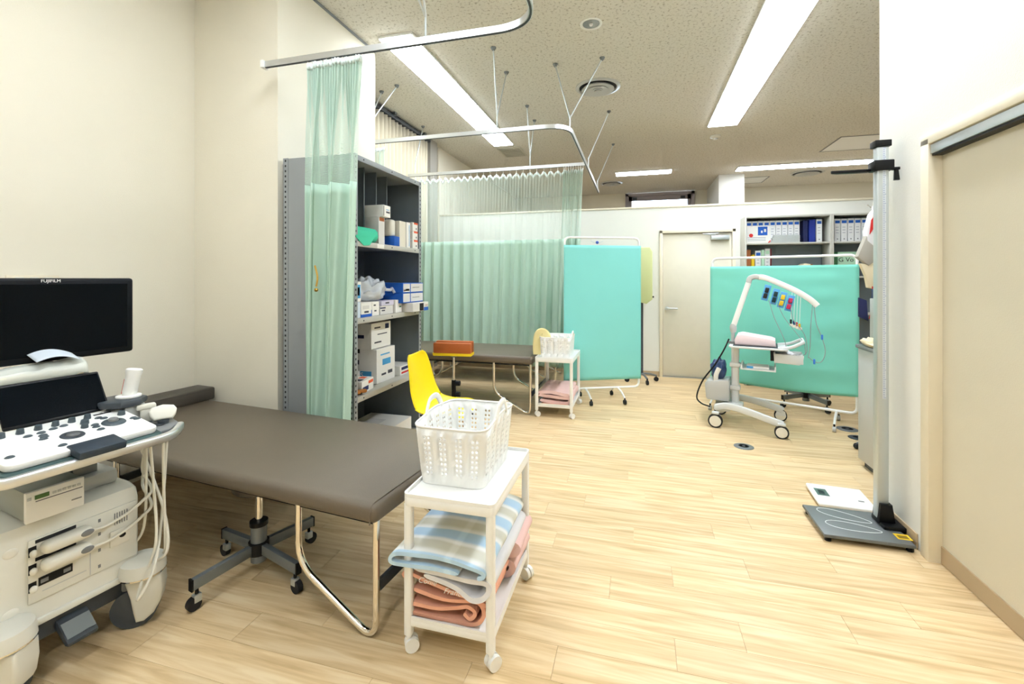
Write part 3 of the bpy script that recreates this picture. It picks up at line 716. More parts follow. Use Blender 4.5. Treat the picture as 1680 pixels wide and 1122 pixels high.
bx('tag', PAPERW, rack, SX1 - .0004, SX1 + .0008, 2.86, 2.95, z - .034, z - .004)
# bottom shelf
z = LV[0]
carton('flat white carton low on the bottom shelf', -2.2, -1.82, 3.1, 3.45, z, .12, PAPERW, [('f', .2, .5, .3, .5, NAVY), ('t', .2, .6, .2, .6, PAPERG)], group=G)
carton('brown paper parcel on the bottom shelf', -2.15, -1.85, 2.86, 3.08, z, .07, KRAFT, group=G)
carton('dark case at the back of the bottom shelf', -2.25, -1.95, 2.62, 2.84, z, .3, DGREY, group=G)

# ------------------------------------------------------------------ utility carts
def caster_white(t, x, y, ang=0):
    c = MB().cyl((x, y, .04), (x, y, .075), .010, n=10).obj('caster', WHITE, t)
    d = Vector((math.cos(ang), math.sin(ang), 0)); n = Vector((-d.y, d.x, 0))
    p = Vector((x, y, .026)) + d * .01
    for s in (-1, 1):
        MB().cyl(p + n * s * .003, p + n * s * .019, .026, n=18).obj('wheel', WHITE, c)
    MB().box(-.014, .018, -.0025, .0025, .02, .052, .001, M=Matrix.Translation((x, y, 0)) @ Matrix.Rotation(ang, 4, 'Z')).obj('fork', WHITE, c)
def rounded(w, d, r, n=5):
    out = []
    for cx, cy, a0 in ((w - r, d - r, 0), (-w + r, d - r, 90), (-w + r, -d + r, 180), (w - r, -d + r, 270)):
        for k in range(n + 1):
            a = R(a0 + 90 * k / n); out.append((cx + r * math.cos(a), cy + r * math.sin(a)))
    return out
def cart(label, loc, w, d, h, rz=0, angs=(.6, 2.4, .9, -.5)):
    t = thing('utility_cart', label, 'cart', loc, rz, 'white two-tier plastic carts')
    W, D = w / 2, d / 2
    def tray(name, z, hh, w_, d_):
        mb = MB().prism(rounded(w_, d_, .022), z - hh, z - .012, 'xy', .003)
        o = rounded(w_, d_, .022); i = rounded(w_ - .007, d_ - .007, .016); n = len(o)
        vs = [(p[0], p[1], z - .013) for p in o] + [(p[0], p[1], z) for p in o] + [(p[0], p[1], z) for p in i] + [(p[0], p[1], z - .0125) for p in i]
        fs = []
        for k in range(n):
            q = (k + 1) % n
            for a in range(3): fs.append((a * n + k, a * n + q, (a + 1) * n + q, (a + 1) * n + k))
        mb.add(vs, fs)
        return mb.obj(name, WHITE, t, 50)
    tray('top_tray', h, .045, W, D)
    tray('lower_tray', .135, .035, W - .006, D - .006)
    for sx in (-1, 1):
        for sy in (-1, 1):
            x, y = sx * (W - .018), sy * (D - .018)
            MB().tube([(x, y, .065), (x, y, h - .04)], 0, n=12, sq=(.0155, .0155)).obj('leg', WHITE, t, 60)
            caster_white(t, x, y, angs[(sx + 1) + (sy + 1) // 2])
    return t
CX, CY = -.652, 1.775
cart('near white two-tier cart carrying a basket, in the foreground', (CX, CY, 0), .352, .55, .585)
cart('far white two-tier cart at the end of the far couch', (-.79, 4.72, 0), .38, .60, .59)

def basket(label, loc, w, d, h, cols_w, cols_d, rows, hole, taper=.88, group='white perforated laundry baskets', rz=0, small=False):
    """open plastic basket with real perforations; long sides (+-x) carry loop handles"""
    t = thing('laundry_basket', label, 'basket', loc, rz, group)
    rc = .045 if not small else .03
    # perimeter as function of arclength
    per = rounded(w / 2, d / 2, rc, 6); per.append(per[0])
    lens = [0]
    for a, b in zip(per, per[1:]): lens.append(lens[-1] + math.dist(a, b))
    Lp = lens[-1]
    def at(u, v):
        s = (u % 1.0) * Lp
        for i in range(len(per) - 1):
            if lens[i + 1] >= s - 1e-9: break
        f = (s - lens[i]) / max(1e-9, lens[i + 1] - lens[i])
        x = per[i][0] + (per[i + 1][0] - per[i][0]) * f; y = per[i][1] + (per[i + 1][1] - per[i][1]) * f
        k = taper + (1 - taper) * v
        lift = .018 * (abs(x) / (w / 2)) ** 6 * math.exp(-(y / (d * .3)) ** 2)
        return (x * k, y * k, .002 + v * (h + lift))
    mb = MB()
    nc = int(round(Lp / .0165)); nc -= nc % 4
    v0, v1 = .16, .86
    for c in range(nc):
        ua, ub = c / nc, (c + 1) / nc
        holey = (c % 4) in (0, 1)
        mb.add([at(ua, 0), at(ub, 0), at(ub, v0), at(ua, v0)], [(0, 1, 2, 3)])
        mb.add([at(ua, v1), at(ub, v1), at(ub, 1), at(ua, 1)], [(0, 1, 2, 3)])
        for r in range(rows):
            va, vb = v0 + (v1 - v0) * r / rows, v0 + (v1 - v0) * (r + 1) / rows
            if not holey:
                mb.add([at(ua, va), at(ub, va), at(ub, vb), at(ua, vb)], [(0, 1, 2, 3)]); continue
            um, vm = (ua + ub) / 2, (va + vb) / 2; ru = hole * (ub - ua) * .5; rv = hole * (ub - ua) * Lp / h * .5
            outer = [(ua, va), (um, va), (ub, va), (ub, vm), (ub, vb), (um, vb), (ua, vb), (ua, vm)]
            vs = [at(*p) for p in outer] + [at(um + ru * math.cos(R(225 + 45 * k)), vm + rv * math.sin(R(225 + 45 * k))) for k in range(8)]
            mb.add(vs, [(k, (k + 1) % 8, 8 + (k + 1) % 8, 8 + k) for k in range(8)])
    bp = [at(c / nc, 0) for c in range(nc)]
    mb.add(bp, [tuple(range(nc))[::-1]])
    bm = bmesh.new(); me = bpy.data.meshes.new('wall'); me.from_pydata(mb.v, [], mb.f); bm.from_mesh(me)
    bmesh.ops.remove_doubles(bm, verts=bm.verts[:], dist=1e-5); bmesh.ops.recalc_face_normals(bm, faces=bm.faces[:]); bm.to_mesh(me); bm.free()
    finish('perforated_wall', me, WHITE, t, 50, .0022)
    rim = [at(c / 80, 1) for c in range(81)]
    MB().tube(rim, .0042, n=8).obj('rim', WHITE, t, 60)
    for s in (-1, 1):
        x = s * w / 2
        hh = .062 if not small else .045; hw = .075 if not small else .05
        MB().tube(spline([(x, -hw, h + .006), (x + s * .002, -hw * .85, h + .03), (x + s * .004, -hw * .4, h + hh), (x + s * .004, hw * .4, h + hh), (x + s * .002, hw * .85, h + .03), (x, hw, h + .006)], 8), 0, n=10, sq=(.0045, .0125)).obj('handle', WHITE, t, 60)
    return t
basket('near white perforated plastic basket with loop handles', (-.69, 1.80, .5735), .30, .41, .225, 0, 0, 8, .62)
basket('far small white perforated basket on the farther cart', (-.79, 4.66, .5785), .31, .36, .2, 0, 0, 7, .5, .93, small=True)
# yellow cloth over far basket
yc = MB().tube(spline([(-.965, 4.53, .60), (-.968, 4.53, .70), (-.955, 4.53, .79), (-.925, 4.53, .815), (-.895, 4.53, .79), (-.89, 4.53, .74)], 6), 0, n=12, sq=(.007, .055)).obj('yellow_cloth', YCLOTH, None, 60)
tag(yc, 'pale yellow cloth hung over the far basket edge', 'cloth')

# ------------------------------------------------------------------ towels
def ribbon(name, label, pts, th, y0, y1, m, cat='towel', seed=0, wob=.006, ny=14, group=None, uv=False, skew=0.0, n=6):
    """folded cloth: centre line in XZ, thickness th, swept along Y"""
    P = [Vector((p[0], p[1])) for p in pts]
    C = [Vector((q.x, q.y)) for q in spline([(p.x, p.y, 0) for p in P], n)]
    left, right = [], []
    for i, p in enumerate(C):
        d = (C[min(i + 1, len(C) - 1)] - C[max(i - 1, 0)]).normalized(); nrm = Vector((-d.y, d.x))
        e = 1 if 0 < i < len(C) - 1 else .35
        left.append(p + nrm * th / 2 * e); right.append(p - nrm * th / 2 * e)
    prof = left + right[::-1]; k = len(prof); nl = len(left)
    vs = []
    for j in range(ny + 1):
        y = y0 + (y1 - y0) * j / ny
        for i, p in enumerate(prof):
            nz = noise.noise((p.x * 9 + seed, y * 9, p.y * 9)) * wob
            vs.append((p.x + nz + skew * (j / ny), y + (noise.noise((p.x * 7, seed, p.y * 12)) * .012 if j in (0, ny) else 0), p.y + noise.noise((p.x * 8, y * 8 + seed, 4)) * wob))
    fs = [(j * k + i, j * k + (i + 1) % k, (j + 1) * k + (i + 1) % k, (j + 1) * k + i) for j in range(ny) for i in range(k)]
    for j in (0, ny):
        for i in range(nl - 1):
            a, b = i, i + 1; c, d = k - 1 - (i + 1), k - 1 - i
            f = (j * k + a, j * k + b, j * k + c, j * k + d); fs.append(f if j else f[::-1])
    me = bpy.data.meshes.new(name); me.from_pydata(vs, [], fs)
    if uv:
        u = me.uv_layers.new(name='UVMap')
        for lp in me.loops:
            co = me.vertices[lp.vertex_index].co
            u.data[lp.index].uv = (co.x, co.y)
    o = finish(name, me, m, None, 60)
    tag(o, label, cat, group); return o
zt = .1245
TG = 'folded towels on the near cart'
ribbon('towel', 'salmon-orange bath towel folded in a roll on lower tray', [(-.60, zt + .045), (-.575, zt + .030), (-.555, zt + .055), (-.585, zt + .072), (-.63, zt + .058), (-.70, zt + .045), (-.79, zt + .05), (-.815, zt + .03), (-.79, zt + .014), (-.65, zt + .009), (-.56, zt + .013), (-.522, zt + .055), (-.55, zt + .095), (-.66, zt + .086), (-.80, zt + .10)], .014, 1.525, 1.79, ORANGET, seed=1, wob=.003, group=TG)
sal = ribbon('towel', 'salmon towel with white script under the white cloth', [(-.805, zt + .125), (-.835, zt + .15), (-.80, zt + .158), (-.70, zt + .132), (-.62, zt + .116), (-.56, zt + .108), (-.505, zt + .09)], .014, 1.52, 1.79, ORANGET, seed=2, wob=.003, group=TG)
ribbon('towel', 'pink terry towel at the back of the lower tray', [(-.80, zt + .02), (-.6, zt + .012), (-.51, zt + .03), (-.49, zt + .075), (-.55, zt + .085), (-.79, zt + .06), (-.80, zt + .11), (-.60, zt + .115), (-.49, zt + .12), (-.485, zt + .15), (-.6, zt + .155), (-.78, zt + .15)], .028, 1.80, 2.035, PINKT, seed=3, wob=.006, group=TG)
ribbon('towel', 'white towel folded beneath the plaid blanket', [(-.74, zt + .176), (-.62, zt + .15), (-.56, zt + .125), (-.515, zt + .135), (-.492, zt + .165), (-.51, zt + .185), (-.60, zt + .186), (-.78, zt + .196)], .018, 1.497, 2.0, WHITET, seed=4, wob=.005, group=TG)
ribbon('blanket', 'blue and beige plaid blanket folded on top of the towels', [(-.60, zt + .21), (-.74, zt + .214), (-.845, zt + .205), (-.868, zt + .222), (-.84, zt + .243), (-.72, zt + .252), (-.60, zt + .246), (-.52, zt + .23), (-.508, zt + .213), (-.53, zt + .206)], .014, 1.485, 2.03, PLAID, 'blanket', 5, .007, 20, uv=True)
# script lettering on the salmon towel (front edge)
text('lettering', 'Conie', .03, face_ny(-.735, 1.5105, zt + .148), mat('white_thread', (250, 240, 232), .8), sal, shear=.45)
text('lettering', 'France', .03, face_ny(-.63, 1.5105, zt + .126), MATS['white_thread'], sal, shear=.45)
ribbon('towel', 'pale pink towel folded on the far cart lower tray', [(-.93, zt + .025), (-.8, zt + .018), (-.66, zt + .02), (-.635, zt + .05), (-.67, zt + .07), (-.92, zt + .075), (-.94, zt + .10), (-.8, zt + .115), (-.64, zt + .095)], .03, 4.46, 4.98, PINKT, seed=7, wob=.012)
ribbon('towel', 'salmon towel edge under the pale pink one, far cart', [(-.92, zt + .004), (-.65, zt + .004)], .008, 4.45, 4.95, ORANGET, seed=8, wob=.0005)

# ------------------------------------------------------------------ yellow shell chair
t = thing('shell_chair', 'yellow moulded plastic shell chair behind the basket', 'chair', (-1.36, 3.02, 0), 3)
def shell(s, v):
    # v 0 = top of back, 1 = front lip ; s across
    a = -1 + 2 * s
    prof = spline([(-.235, 0, .815), (-.20, 0, .70), (-.165, 0, .56), (-.10, 0, .455), (.02, 0, .43), (.15, 0, .44), (.22, 0, .415)], 6)
    q = v * (len(prof) - 1); i = min(int(q), len(prof) - 2); p = prof[i].lerp(prof[i + 1], q - i)
    wid = .15 + .09 * math.sin(min(1, v * 1.5) * math.pi / 2) if v < .75 else .24 - .035 * ((v - .75) / .25)
    if v < .1: wid *= .72 + .28 * math.sqrt(max(0, 1 - (1 - v / .1) ** 2))
    curl = .055 * abs(a) ** 2.2 * (1 - .75 * v)
    nx, nz = (.9, .35) if v < .5 else (.25, .95)
    return (p.x + nx * curl, a * wid, p.z + nz * curl)
grid('shell', shell, 20, 30, YELLOW, t, .006)
for sx, sy in ((.19, .2), (.19, -.2), (-.17, .2), (-.17, -.2)):
    MB().cyl((sx * .5, sy * .6, .415), (sx, sy, 0), .011, .009, 10).obj('leg', mat('beech', (206, 166, 112), .5), t)
MB().box(-.1, .1, -.13, .13, .408, .422, .003).obj('seat_bracket', BLACK, t)

# ------------------------------------------------------------------ cushioned rest stand
t = thing('leg_rest_stand', 'adjustable stand with orange padded cushion and yellow edge', 'stand', (-1.76, 4.22, 0), 6)
MB().box(-.2, .2, -.02, .045, .045, .062, .004).obj('base_bar', DGREY, t)
MB().box(-.03, .03, -.2, .2, .045, .062, .004).obj('base_bar', DGREY, t)
for x, y in ((-.18, .01), (.18, .01), (0, -.18), (0, .18)):
    MB().cyl((x, y, 0), (x, y, .046), .018, n=12).obj('foot', RUBBER, t)
MB().cyl((0, 0, .06), (0, 0, .36), .022, n=16).obj('outer_post', BLACK, t)
MB().cyl((0, 0, .36), (0, 0, .61), .012, n=12).obj('inner_post', CHROME, t)
for zz in (.33, .22): MB().cyl((.02, 0, zz), (.065, 0, zz), .026, n=8).obj('knob', BLACK, t)
MB().prism([(-.19, .608), (.19, .608), (.195, .635), (-.2, .635)], -.07, .07, 'xz', .004).obj('cushion_board', YBAND, t)
cu = MB().box(-.19, .19, -.07, -.01, .635, .735, .008).obj('cushion', ORANGEL, t)
MB().box(-.19, .19, .012, .07, .635, .745, .008).obj('cushion', ORANGEL, t)
MB().cyl((0, 0, .59), (0, 0, .61), .03, n=16).obj('mount', STEELG, t)

# ------------------------------------------------------------------ folding screens
def screen(label, p0, p1, H, z_top, z_bot, m, feet, wheel=RUBBER, sag=0.0, foot_l=.2):
    p0, p1 = Vector((*p0, 0)), Vector((*p1, 0)); d = p1 - p0; L = d.length; ang = math.atan2(d.y, d.x)
    t = thing('privacy_screen', label, 'screen', p0, math.degrees(ang), 'cloth privacy screens on casters')
    MB().tube([(0, 0, .14), (0, 0, H), (L, 0, H), (L, 0, .14), (0, 0, .14)], .0125, n=12, fillet=.06).obj('frame', WHITEM, t)
    MB().cyl((0, 0, z_top), (L, 0, z_top), .007, n=8).obj('cloth_rod', WHITEM, t)
    def fn(s, v):
        z = z_top + .008 + (z_bot - z_top - .008) * v
        wr = .006 * noise.noise((s * 3, v * 5, L)) + sag * .012 * noise.noise((s * 1.5, v * 14, 2)) * (1.2 - min(1, 2 * min(s, 1 - s)))
        return (-.016 + (L + .032) * s, -.021 + wr * min(1, 6 * min(s, 1 - s)), z - sag * .03 * math.sin(math.pi * s) * v)
    c = grid('cloth', fn, 40, 40, m, t, .003)
    for x in feet:
        f = MB().tube([(x, 0, .135), (x, -foot_l * .5, .12), (x, -foot_l, .065)], .010, n=8, fillet=.06).tube([(x, 0, .135), (x, foot_l * .5, .12), (x, foot_l, .065)], .010, n=8, fillet=.06).obj('foot', WHITEM, t)
        for s in (-1, 1):
            MB().cyl((x - .013, s * foot_l, .025), (x + .013, s * foot_l, .025), .025, n=16).obj('wheel', wheel, f)
            MB().cyl((x, s * foot_l, .03), (x, s * foot_l, .07), .008, n=8).obj('stem', BLACK, f)
    return t
s1 = screen('tall aqua cloth screen on casters beside the curtain', (-.775, 5.04), (.02, 5.39), 1.83, 1.735, .235, TEAL, (.24, .62))
MB().ball((.37, -.016, 1.775), .018).obj('clip', mat('blue_clip', (50, 90, 190), .4), s1)
MB().tube(spline([(.30, -.012, 1.79), (.37, -.016, 1.765), (.44, -.012, 1.79)], 6), .003, n=5).obj('clip_wire', ALUS, s1)
screen('wide mint cloth screen behind the ECG cart', (.79, 5.34), (1.93, 4.82), 1.585, 1.49, .30, TEAL2, (.04, 1.1), LGREY, sag=1.0, foot_l=.22)
# covered device beside the aqua screen
t = thing('covered_monitor', 'device under a lime cover on a caster stand by the door', 'equipment', (.06, 6.3, 0))
MB().prism([(-.2, 1.1), (-.2, 1.78), (.1, 1.78), (.135, 1.72), (.135, 1.1), (.06, 1.04)], -.12, .12, 'xz', .02).obj('cover', LIME, t)
MB().cyl((0, 0, .1), (0, 0, 1.1), .02, n=14).obj('pole', DGREY, t)
for a in (20, 110, 200, 290):
    c, s = math.cos(R(a)), math.sin(R(a))
    ar = MB().tube([(0, 0, .11), (.12 * c, .12 * s, .1), (.2 * c, .2 * s, .075)], .014, n=8).obj('base_arm', STEELG, t)
    MB().cyl((.2 * c - .012 * s, .2 * s + .012 * c, .03), (.2 * c + .012 * s, .2 * s - .012 * c, .03), .03, n=16).obj('wheel', RUBBER, ar)
    MB().cyl((.2 * c, .2 * s, .03), (.2 * c, .2 * s, .08), .008, n=8).obj('stem', BLACK, ar)
MB().cyl((.136, -.05, 1.13), (.155, -.05, 1.13), .012, n=10).obj('knob', BLACK, t)

# ------------------------------------------------------------------ ECG cart
t = ecg = thing('ecg_cart', 'light grey ECG cart with jointed cable arm', 'medical cart', (.755, 4.77, 0), -14.3)
ET = mat('ecg_grey_white', (222, 224, 222), .4)
for sy in (-1, 1):
    b = MB().tube(spline([(-.0, sy * .16, .165), (.10, sy * .20, .20), (.25, sy * .235, .185), (.42, sy * .26, .145), (.535, sy * .265, .115)], 8), 0, n=12, sq=(.016, .032)).obj('base_leg', ET, t, 60)
for (x, y, r) in ((.0, -.235, .062), (.0, .235, .062), (.525, -.28, .055), (.525, .28, .055)):
    c = MB().cyl((x, y - .018, r), (x, y + .018, r), r, n=28).obj('caster', RUBBER, t)
    for s in (-1, 1):
        MB().lathe([(.0001, .0215), (r * .5, .0215), (r * .8, .0195), (r * .8, .0175)], 24, M=Matrix.Translation((x, y, r)) @ Matrix.Rotation(R(90 * s), 4, 'X')).obj('hubcap', CREAM, c)
    MB().prism([(x - r * .75, r * 1.0), (x - r * .6, r * 1.75), (x + r * .1, r * 2.15), (x + r * .7, r * 1.75), (x + r * .85, r * 1.0)], y - .026 if y > 0 else y + .019, y - .019 if y > 0 else y + .026, 'xz', .002).obj('fender', ET, c)
    MB().box(x - .03, x + .03, y - .024, y + .024, r * 2.02, r * 2.02 + .02, .005).obj('fork_plate', ET, c)
MB().box(-.02, .12, -.18, .18, .14, .19, .012).obj('base_bridge', ET, t)
MB().tube([(.15, 0, .15), (.15, 0, .735)], 0, n=14, sq=(.034, .03)).obj('column', ET, t, 60)
bx('column_foot', ET, t, .08, .22, -.06, .06, .14, .2, b=.012)
for zz in (.555, .34): MB().box(.105, .195, -.045, .045, zz - .02, zz + .02, .008).obj('clamp', ET, t)
MB().prism(rounded(.235, .19, .03), .735, .752, 'xy', .004, M=Matrix.Translation((.34, 0, 0))).obj('top_tray', ET, t)
bx('tray_mat', DGREY, t, .14, .5, -.16, .16, .752, .758, b=.002)
MB().tube([(.5, -.15, .75), (.60, -.15, .765), (.69, -.13, .815), (.69, .13, .815), (.60, .15, .765), (.5, .15, .75)], 0, n=12, fillet=.035, sq=(.014, .014)).obj('push_handle', ET, t, 60)
MB().prism([(.2, .535), (.2, .58), (.215, .58), (.22, .548), (.47, .548), (.475, .58), (.485, .58), (.485, .535)], -.13, .13, 'xz', .002).obj('lower_tray', ET, t)
carton('flat blue and white paper pack on the ECG cart lower tray', .0, .18, -.08, .08, 0, .02, PAPERW, [('n', 0, .3, 0, 1, BLUEL)])
pk = [o for o in COL.objects if o.get('label', '').startswith('flat blue and white paper')][0]
pk.location = Vector((.755, 4.77, .5485)) + Matrix.Rotation(R(-14.3), 3, 'Z') @ Vector((.34, -.02, 0)); pk.rotation_euler.z = R(-14.3)
MB().box(.44, .47, -.1, .1, .63, .74, .004).obj('basket_bracket', BLACK, t)
MB().prism([(.47, .62), (.465, .71), (.475, .715), (.485, .635), (.66, .635), (.685, .69), (.695, .69), (.685, .63), (.66, .612)], -.12, .12, 'xz', .003).box(.47, .69, -.126, -.118, .62, .70, .003).box(.47, .69, .118, .126, .62, .70, .003).obj('front_basket', ET, t)
blob('gauze_pack', 'crumpled white gauze packs in the ECG cart front basket', 'gauze', Vector((.755, 4.77, .6365)) + Matrix.Rotation(R(-14.3), 3, 'Z') @ Vector((.57, 0, 0)), (.07, .09, .04), WHITET, 9, .5)
# rear bin with blue bag
MB().prism([(-.095, .24), (-.08, .22), (.105, .22), (.11, .40), (.10, .42), (-.08, .40), (-.105, .37)], -.12, .12, 'xz', .012).obj('rear_bin', LGREY, t)
MB().box(.10, .125, -.02, .02, .3, .36, .003).obj('bin_bracket', ET, t)
# arm
j0 = Vector((.13, 0, .752)); j1 = Vector((.135, .0, .93)); j2 = Vector((.275, 0, 1.365)); j3 = Vector((.44, 0, 1.35)); j4 = Vector((.80, 0, 1.145))
MB().cyl(j0, (.13, 0, .86), .017, n=14).obj('arm_post', ALUS, t)
MB().cyl((.13, 0, .752), (.13, 0, .775), .04, n=18).obj('arm_socket', MGREY, t)
MB().lathe([(.0001, -.04), (.024, -.034), (.03, -.005), (.03, .02), (.022, .045), (.0001, .05)], 18, (.133, 0, .895)).obj('arm_joint', LGREY, t)
MB().tube([(.138, 0, .93), (.262, 0, 1.33)], 0, n=12, sq=(.021, .024)).obj('lower_arm', WHITE, t, 60)
MB().tube(spline([(.262, 0, 1.33), (.275, 0, 1.372), (.32, 0, 1.388), (.365, 0, 1.378)], 6), 0, n=12, sq=(.02, .024)).obj('elbow', LGREY, t, 60)
MB().tube(spline([(.35, 0, 1.385), (.42, 0, 1.368), (.62, 0, 1.27), (.74, 0, 1.19), (.80, 0, 1.13)], 6), 0, n=12, sq=(.023, .025)).obj('upper_arm', WHITE, t, 60)
# limb clamp electrodes in blue holders
LC = [('black', (18, 20, 26)), ('green', (20, 60, 70)), ('yellow', (236, 200, 40)), ('red', (200, 40, 90))]
for k, (cn, cc) in enumerate(LC):
    x = .43 + k * .057 + (.012 if k else 0); zt2 = 1.33 - (x - .43) * .5
    h = MB().box(x - .027, x + .027, -.03, -.012, zt2 - .165, zt2 - .02, .004, M=Matrix.Translation((x, 0, zt2)) @ Matrix.Rotation(R(14), 4, 'Y') @ Matrix.Translation((-x, 0, -zt2))).obj('clip_holder', mat('blue_tint_plastic', (90, 170, 228), .3), t)
    for dz in (.045, .10):
        bx('limb_clamp', mat('clamp_' + cn, cc, .4), h, x - .016, x + .016, -.048, -.03, zt2 - dz - .045, zt2 - dz, b=.005, M=Matrix.Translation((x, 0, zt2)) @ Matrix.Rotation(R(14), 4, 'Y') @ Matrix.Translation((-x, 0, -zt2)))
# chest suction bulbs
for k, cc in enumerate(((20, 20, 24), (24, 50, 110), (214, 40, 40), (240, 190, 30))):
    x = .60 + k * .022
    MB().tube(spline([(x + .01, -.02, 1.25 - k * .012), (x + .004, -.03, 1.1), (x, -.03, 1.0 - .012 * k)], 5), .002, n=5).obj('electrode_lead', PAPERW, t)
    MB().cyl((x, -.03, .965 - .01 * k), (x, -.03, 1.005 - .012 * k), .0085, n=10).obj('electrode_bulb', mat('bulb%d' % k, cc, .4), t)
    MB().cyl((x + .004, -.035, .945 - .01 * k), (x + .004, -.035, .966 - .01 * k), .015, n=12).obj('electrode_cup', CREAM, t)
GW = mat('grey_wire', (150, 158, 158), .5)
for pts in ([(.43, -.03, 1.17), (.47, -.04, 1.02), (.55, -.05, .82), (.57, -.05, .70)], [(.50, -.03, 1.14), (.55, -.04, 1.02), (.66, -.06, .86), (.70, -.06, .80), (.71, -.05, .7)], [(.60, -.03, 1.1), (.62, -.04, 1.0), (.70, -.06, .88), (.72, -.06, .74), (.69, -.05, .69)],
            [(.765, -.01, 1.15), (.75, -.02, .95), (.745, -.03, .78), (.73, -.04, .67)], [(.775, -.01, 1.15), (.79, -.02, .98), (.83, -.03, .86), (.855, -.03, .74), (.83, -.03, .65), (.78, -.03, .64), (.735, -.03, .68)]):
    MB().tube(spline(pts, 8), .003, n=6).obj('lead_wire', GW, t)
for p in ((.832, -.03, .86), (.775, -.03, .642)): MB().box(p[0] - .008, p[0] + .008, p[1] - .008, p[1] + .008, p[2] - .022, p[2] + .022, .004).obj('lead_plug', mat('plug_blue', (60, 130, 220), .4), t)
MB().tube(spline([(.1, -.05, .80), (.06, -.09, .70), (-.02, -.12, .55), (-.12, -.14, .40), (-.17, -.16, .25), (-.13, -.17, .19), (-.05, -.16, .165)], 8), .007, n=8).obj('power_cord', BLACK, t)
def on_ecg(x, y, z): return Vector((.755, 4.77, z)) + Matrix.Rotation(R(-14.3), 3, 'Z') @ Vector((x, y, 0))
w = thing('wrapped_recorder', 'ECG recorder wrapped in pale pink cloth on the cart', 'equipment', on_ecg(.32, 0, .7588), -14.3)
MB().prism([(-.165, 0), (-.17, .045), (-.15, .088), (-.11, .10), (.13, .068), (.16, .055), (.165, 0)], -.125, .125, 'xz', .012).obj('cloth_wrap', mat('pale_pink_cloth', (240, 218, 220), .9, var=.04, vscale=12), w)
tb = blob('blue_bag', 'dark blue plastic bag stuffed in the ECG cart rear bin', 'bag', on_ecg(.005, 0, .405), (.07, .09, .10), mat('dark_blue_bag', (40, 62, 104), .35, var=.3, vscale=14), 5, .3, n=30, k=18, freq=2.2)
tg = MB().tube(spline([(.02, -.10, 0), (.025, -.105, .06), (.05, -.10, .12)], 6), 0, n=10, sq=(.022, .008)).obj('white_sleeve', PAPERW, None, 60)
tag(tg, 'folded white paper bag beside the blue bag in bin', 'bag'); tg.location = on_ecg(-.03, 0, .405); tg.rotation_euler.z = R(-14.3)

# ------------------------------------------------------------------ stadiometer and scales
t = thing('stadiometer', 'tall aluminium height-measuring post on grey foot plate', 'stadiometer', (1.285, 2.93, 0))
MB().prism([(-.345, -.215), (.055, -.215), (.055, .11), (-.345, .11)], .022, .042, 'xy', .006, M=Matrix.Translation((0, 0, 0))).obj('foot_plate', STADP, t)
for x, y in ((-.32, -.19), (-.32, .085), (.04, -.19), (.04, .085)): MB().cyl((x, y, 0), (x, y, .024), .016, n=12).obj('foot', BLACK, t)
MB().box(-.025, .075, -.09, .05, .042, .062, .004).prism([(-.03, .05), (.05, .05), (.035, .155), (-.02, .155)], -.045, .035, 'xz', .006).obj('post_base', BLACK, t)
ps = MB().box(-.028, .026, -.025, .025, .06, 2.085, .006, 3).obj('post', ALUS, t)
bx('scale_strip', mat('ruler_white', (226, 232, 240), .4), ps, -.004, .012, -.0262, -.0252, .72, 2.08)
tk = MB()
for i in range(136): tk.box(-.002, .006 if i % 5 else .011, -.0270, -.0263, .725 + i * .01, .727 + i * .01)
tag(tk.obj('scale_ticks', mat('tick_blue', (120, 140, 190), .6), ps, 0), kind='stuff')
MB().box(-.04, .037, -.032, .032, 2.085, 2.12, .004).obj('end_cap', BLACK, t)
sl = MB().box(-.048, .045, -.042, .035, 1.955, 2.01, .005).obj('head_slider', BLACK, t)
MB().prism([(-.048, .0), (-.048, .04), (-.2, .035), (-.235, .012), (-.235, .0)], 1.957, 1.972, 'xy', .002).obj('head_bar', BLACK, sl)
MB().box(.044, .075, -.03, -.005, 1.955, 1.97, .002).prism([(.052, 1.955), (.068, 1.955), (.074, 1.9), (.05, 1.9)], -.03, -.01, 'xz', .003).obj('grip', BLACK, sl)
OUT = mat('outline_white', (226, 230, 230), .6)
for ang, (cx, cy) in ((172, (-.17, -.10)), (158, (-.17, .02))):
    pts = []
    for k in range(33):
        a = 2 * math.pi * k / 32
        lx, ly = .125 * math.cos(a), (.042 + .012 * math.cos(a)) * math.sin(a)
        c, s = math.cos(R(ang)), math.sin(R(ang))
        pts.append((cx + lx * c - ly * s, cy + lx * s + ly * c, .0423))
    MB().tube(pts, .0022, n=5).obj('foot_outline', OUT, t)
bx('warning_label', YELP, t, .0, .065, -.17, -.115, .0415, .0428)
bx('label_print', mat('label_ink', (150, 120, 20), .6), t, .01, .055, -.16, -.13, .0428, .0431)
t = thing('bathroom_scale', 'flat white digital weighing scale behind the foot plate', 'scale', (1.205, 3.235, 0), -4)
MB().box(-.15, .15, -.145, .145, .012, .034, .008, 3).obj('platform', WHITE, t)
for x, y in ((-.12, -.11), (-.12, .11), (.12, -.11), (.12, .11)): MB().cyl((x, y, 0), (x, y, .013), .018, n=12).obj('foot', LGREY, t)
bx('display', mat('lcd_grey', (96, 112, 106), .25), t, -.125, -.06, -.03, .07, .034, .0348)
bx('display_digits', mat('lcd_digit', (40, 52, 50), .4), t, -.112, -.08, -.01, .05, .0348, .0352)
bx('logo_print', MGREY, t, .08, .11, -.05, -.035, .034, .0346)

